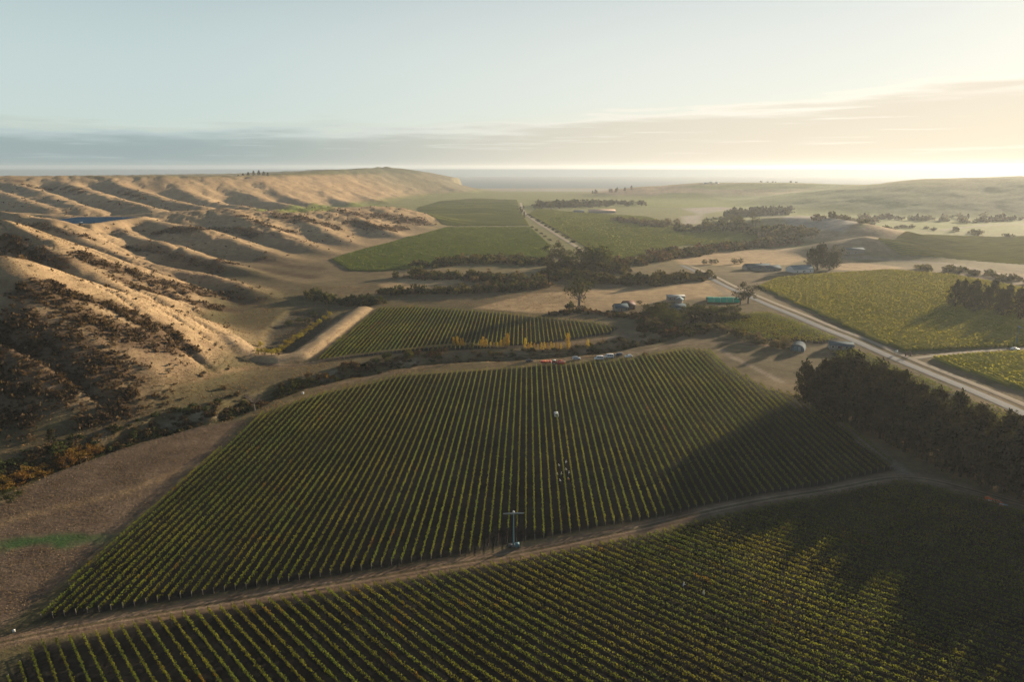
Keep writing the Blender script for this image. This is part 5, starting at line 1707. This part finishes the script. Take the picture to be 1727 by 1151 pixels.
bin_o = bin_mesh('grape_bin', paint['orange']); bin_r = bin_mesh('grape_bin', paint['red'])
ca, sa = math.cos(0.12), math.sin(0.12)
for k, x in enumerate((-2.3, -.85, .6, 2.05)):
    q = link('grape_bin', bin_r if k in (0, 3) else bin_o, loc=(p[0] + ca * x, p[1] + sa * x, gz(p[0], p[1]) + .865), rz=0.12, scale=(1.05, 1.5, 1.25))
    tag(q, '%s grape bin from the left on the flat trailer' % ordinal(k + 1), 'bin', 'grape bins on the trailer')
for k, (a, b) in enumerate(((1666, 843), (1671, 846), (1681, 849), (1686, 852))):
    q0 = px(a, b)
    q = link('grape_bin', bin_o, loc=(q0[0], q0[1], gz(q0[0], q0[1]) + .01), rz=.3 + .4 * k)
    tag(q, '%s orange bin from the left standing in the shade under the pines' % ordinal(k + 1), 'bin', 'orange bins under the pines')
for k, (a, b) in enumerate(((1672, 849), (1690, 855))):
    q0 = px(a, b)
    q = root('work_table', q0[0], q0[1], -0.5, ('left' if k == 0 else 'right') + ' white trestle table beside the orange bins under the pines', 'table')
    part('table_top', [mbox(-1.3, 1.3, -.4, .4, .72, .77)], white_paint, q)
    for sx in (-1.1, 1.1):
        for sy in (-.3, .3):
            part('leg', [mbox(sx - .03, sx + .03, sy - .03, sy + .03, -.1, .72)], dark_metal, q)

# signs and posts by the road junction
p = px(1511, 598)
o = root('road_sign', p[0], p[1], 0.3, 'small white sign on posts beside the road junction', 'sign')
part('panel', [mbox(-1.0, 1.0, -.03, .03, 1.0, 2.3)], white_paint, o)
for s in (-.8, .8):
    part('post', [mbox(s - .05, s + .05, .035, .12, -.3, 2.3)], brown_wall, o)
p = px(1531, 601)
o = root('gate_post', p[0], p[1], 0, 'dark timber gateway at the start of the side lane', 'gateway')
for s in (-1, 1):
    part('post', [mbox(s * 1.2 - .25, s * 1.2 + .25, -.25, .25, -.3, 2.2)], brown_wall, o)
part('rail', [mbox(-.95, .95, -.06, .06, 1.2, 1.4)], brown_wall, o)
p = px(511, 665)
o = root('marker_box', p[0], p[1], 0, 'small white box at the vineyard headland by the creek', 'box')
part('case', [mbox(-.45, .45, -.35, .35, .0, .8)], white_paint, o)
part('lid', [mbox(-.5, .5, -.4, .4, .8, .9)], white_paint, o)
p = px(24, 1067)
o = root('marker_box', p[0], p[1], 0.3, 'small white box at the lower left corner of the middle vineyard', 'box')
part('case', [mbox(-.25, .25, -.2, .2, .0, .55)], white_paint, o)
part('lid', [mbox(-.28, .28, -.23, .23, .55, .62)], white_paint, o)
x, y, z = RES_C
o = root('pump_shed', x + 20, y - 41, 0, 'tiny white pump shed on the near edge of the reservoir', 'shed')
part('wall', [mbox(-2.2, 2.2, -1.6, 1.6, -.5, 2.3)], white_paint, o)
part('roof', [slab((-2.5, -2, 2.32), (2.5, -2, 2.32), (2.5, 2, 3.0), (-2.5, 2, 3.0), .1)], pale_roof, o)

# ------------------------------------------------------------------ people picking grapes
skin_c = (0.42, 0.25, 0.17)


def person_mesh(pose, shirt, trousers, name):
    """one continuous body grown over a skeleton"""
    J = {'pel': (0, 0, .95), 'chest': (0, .06, 1.32), 'neck': (0, .08, 1.50), 'head': (0, .12, 1.64), 'crown': (0, .11, 1.76)}
    if pose == 0:
        arms = {1: ((.19, .07, 1.42), (.27, .28, 1.22), (.20, .52, 1.32), (.19, .62, 1.34)), -1: ((-.19, .07, 1.42), (-.27, .26, 1.20), (-.16, .46, 1.12), (-.15, .55, 1.10))}
        legs = {1: ((.10, 0, .90), (.11, .05, .50), (.12, -.02, .08), (.13, .14, .04)), -1: ((-.10, 0, .90), (-.12, .02, .50), (-.13, -.06, .08), (-.14, .10, .04))}
    else:
        J.update({'chest': (0, .25, 1.22), 'neck': (0, .34, 1.36), 'head': (0, .42, 1.46), 'crown': (0, .45, 1.57)})
        arms = {1: ((.19, .26, 1.30), (.25, .40, 1.05), (.16, .60, .98), (.14, .69, .96)), -1: ((-.19, .26, 1.30), (-.26, .38, 1.04), (-.18, .58, .90), (-.17, .67, .88))}
        legs = {1: ((.10, 0, .90), (.13, .12, .50), (.13, .02, .08), (.14, .18, .04)), -1: ((-.10, 0, .90), (-.13, .08, .50), (-.14, -.10, .08), (-.15, .06, .04))}
    V, E, R = [], [], []

    def add(p, r):
        V.append(p); R.append(r); return len(V) - 1
    pel = add(J['pel'], .155); ch = add(J['chest'], .165); nk = add(J['neck'], .06); hd = add(J['head'], .105); cr = add(J['crown'], .07)
    E += [(pel, ch), (ch, nk), (nk, hd), (hd, cr)]
    for s in (1, -1):
        a = [add(q, r) for q, r in zip(arms[s], (.065, .05, .036, .03))]
        E += [(ch, a[0]), (a[0], a[1]), (a[1], a[2]), (a[2], a[3])]
        l = [add(q, r) for q, r in zip(legs[s], (.095, .07, .05, .04))]
        E += [(pel, l[0]), (l[0], l[1]), (l[1], l[2]), (l[2], l[3])]
    me = bpy.data.meshes.new('tmp'); me.from_pydata(V, E, [])
    ob = bpy.data.objects.new('tmp', me); COL.objects.link(ob)
    sk = ob.modifiers.new('skin', 'SKIN'); sk.use_smooth_shade = True
    for i, r in enumerate(R):
        me.skin_vertices[0].data[i].radius = (r, r)
    me.skin_vertices[0].data[0].use_root = True
    ob.modifiers.new('sub', 'SUBSURF').levels = 1
    dg = bpy.context.evaluated_depsgraph_get()
    out = bpy.data.meshes.new_from_object(ob.evaluated_get(dg))
    out.name = name
    bpy.data.objects.remove(ob)
    n = len(out.vertices)
    co = np.empty(n * 3, np.float32); out.vertices.foreach_get('co', co); co = co.reshape(-1, 3)
    col = np.ones((n, 4), np.float32); col[:, :3] = shirt
    col[co[:, 2] < .93, :3] = trousers
    col[co[:, 2] < .12, :3] = (.03, .025, .02)
    col[co[:, 2] > J['neck'][2] + .0, :3] = skin_c
    for s in (1, -1):
        h = np.array(arms[s][3])
        col[np.linalg.norm(co - h, axis=1) < .13, :3] = skin_c
    a = out.attributes.new('Col', 'FLOAT_COLOR', 'POINT'); a.data.foreach_set('color', col.ravel())
    out.materials.clear(); out.materials.append(cloth_mat)
    return out, J['crown']


m, nt, out_ = new_mat('cloth_and_skin')
pb = nt.nodes.new('ShaderNodeBsdfPrincipled'); pb.inputs['Roughness'].default_value = .85
nt.links.new(attr_col(nt), pb.inputs['Base Color']); nt.links.new(pb.outputs[0], out_.inputs[0])
cloth_mat = m
hat_mats = [mat_plain('straw_hat', (0.62, 0.52, 0.32), .9), mat_plain('white_cap', (0.75, 0.75, 0.72), .9)]
PEOPLE = (((939, 806), 0, (.62, .62, .60), (.05, .06, .09), 0, 'white shirt and straw hat, left side of the picking row'), ((944, 790), 1, (.70, .68, .62), (.06, .05, .05), 1, 'pale shirt and white cap bending, left picking row at the top'),
          ((946, 805), 0, (.30, .38, .22), (.04, .04, .06), 1, 'green shirt and white cap in the left picking row'), ((946, 816), 1, (.66, .66, .64), (.08, .07, .06), 1, 'white shirt and cap bending, nearest in the left picking row'),
          ((954, 785), 0, (.72, .72, .70), (.05, .06, .10), 1, 'white shirt and cap, farthest in the right picking row'), ((956, 797), 1, (.75, .74, .70), (.05, .05, .06), 1, 'white shirt bending, middle of the right picking row'),
          ((959, 803), 0, (.55, .58, .62), (.05, .05, .08), 0, 'pale grey shirt and straw hat in the right picking row'), ((960, 813), 1, (.60, .22, .10), (.06, .05, .05), 1, 'rust orange shirt and white cap, nearest in the right picking row'),
          ((1152, 994), 0, (.80, .80, .78), (.10, .10, .12), 1, 'white shirt and cap alone in the foreground vineyard, upper of two'), ((1187, 1009), 0, (.80, .78, .60), (.12, .11, .10), 1, 'pale yellow shirt alone in the foreground vineyard, lower of two'))
for k, ((a, b), pose, shirt, trs, hat, lab) in enumerate(PEOPLE):
    me, crown = person_mesh(pose, shirt, trs, 'person')
    q0 = px(a, b)
    o = link('person', me, loc=(q0[0], q0[1], gz(q0[0], q0[1])), rz=(math.pi / 2 if k % 2 else -math.pi / 2) + tr.uniform(-.4, .4))
    tag(o, 'grape picker in ' + lab, 'person', 'grape pickers')
    cx, cy, cz = crown
    th = np.linspace(0, 2 * math.pi, 12, endpoint=False)
    prof = ((.21 if hat == 0 else .13, -.03), (.115, 0.0), (.10, .07), (.03, .10))
    v = np.array([[cx + r * math.cos(t), cy + r * math.sin(t) + (.05 if (hat == 1 and i == 0) else 0), cz + z] for i, (r, z) in enumerate(prof) for t in th])
    f = np.array([[i * 12 + j, i * 12 + (j + 1) % 12, (i + 1) * 12 + (j + 1) % 12, (i + 1) * 12 + j] for i in range(3) for j in range(12)] + [[36, 39, 42, 45]])
    link('hat', mesh_from_arrays('hat', v, f, hat_mats[hat], smooth=True), o)
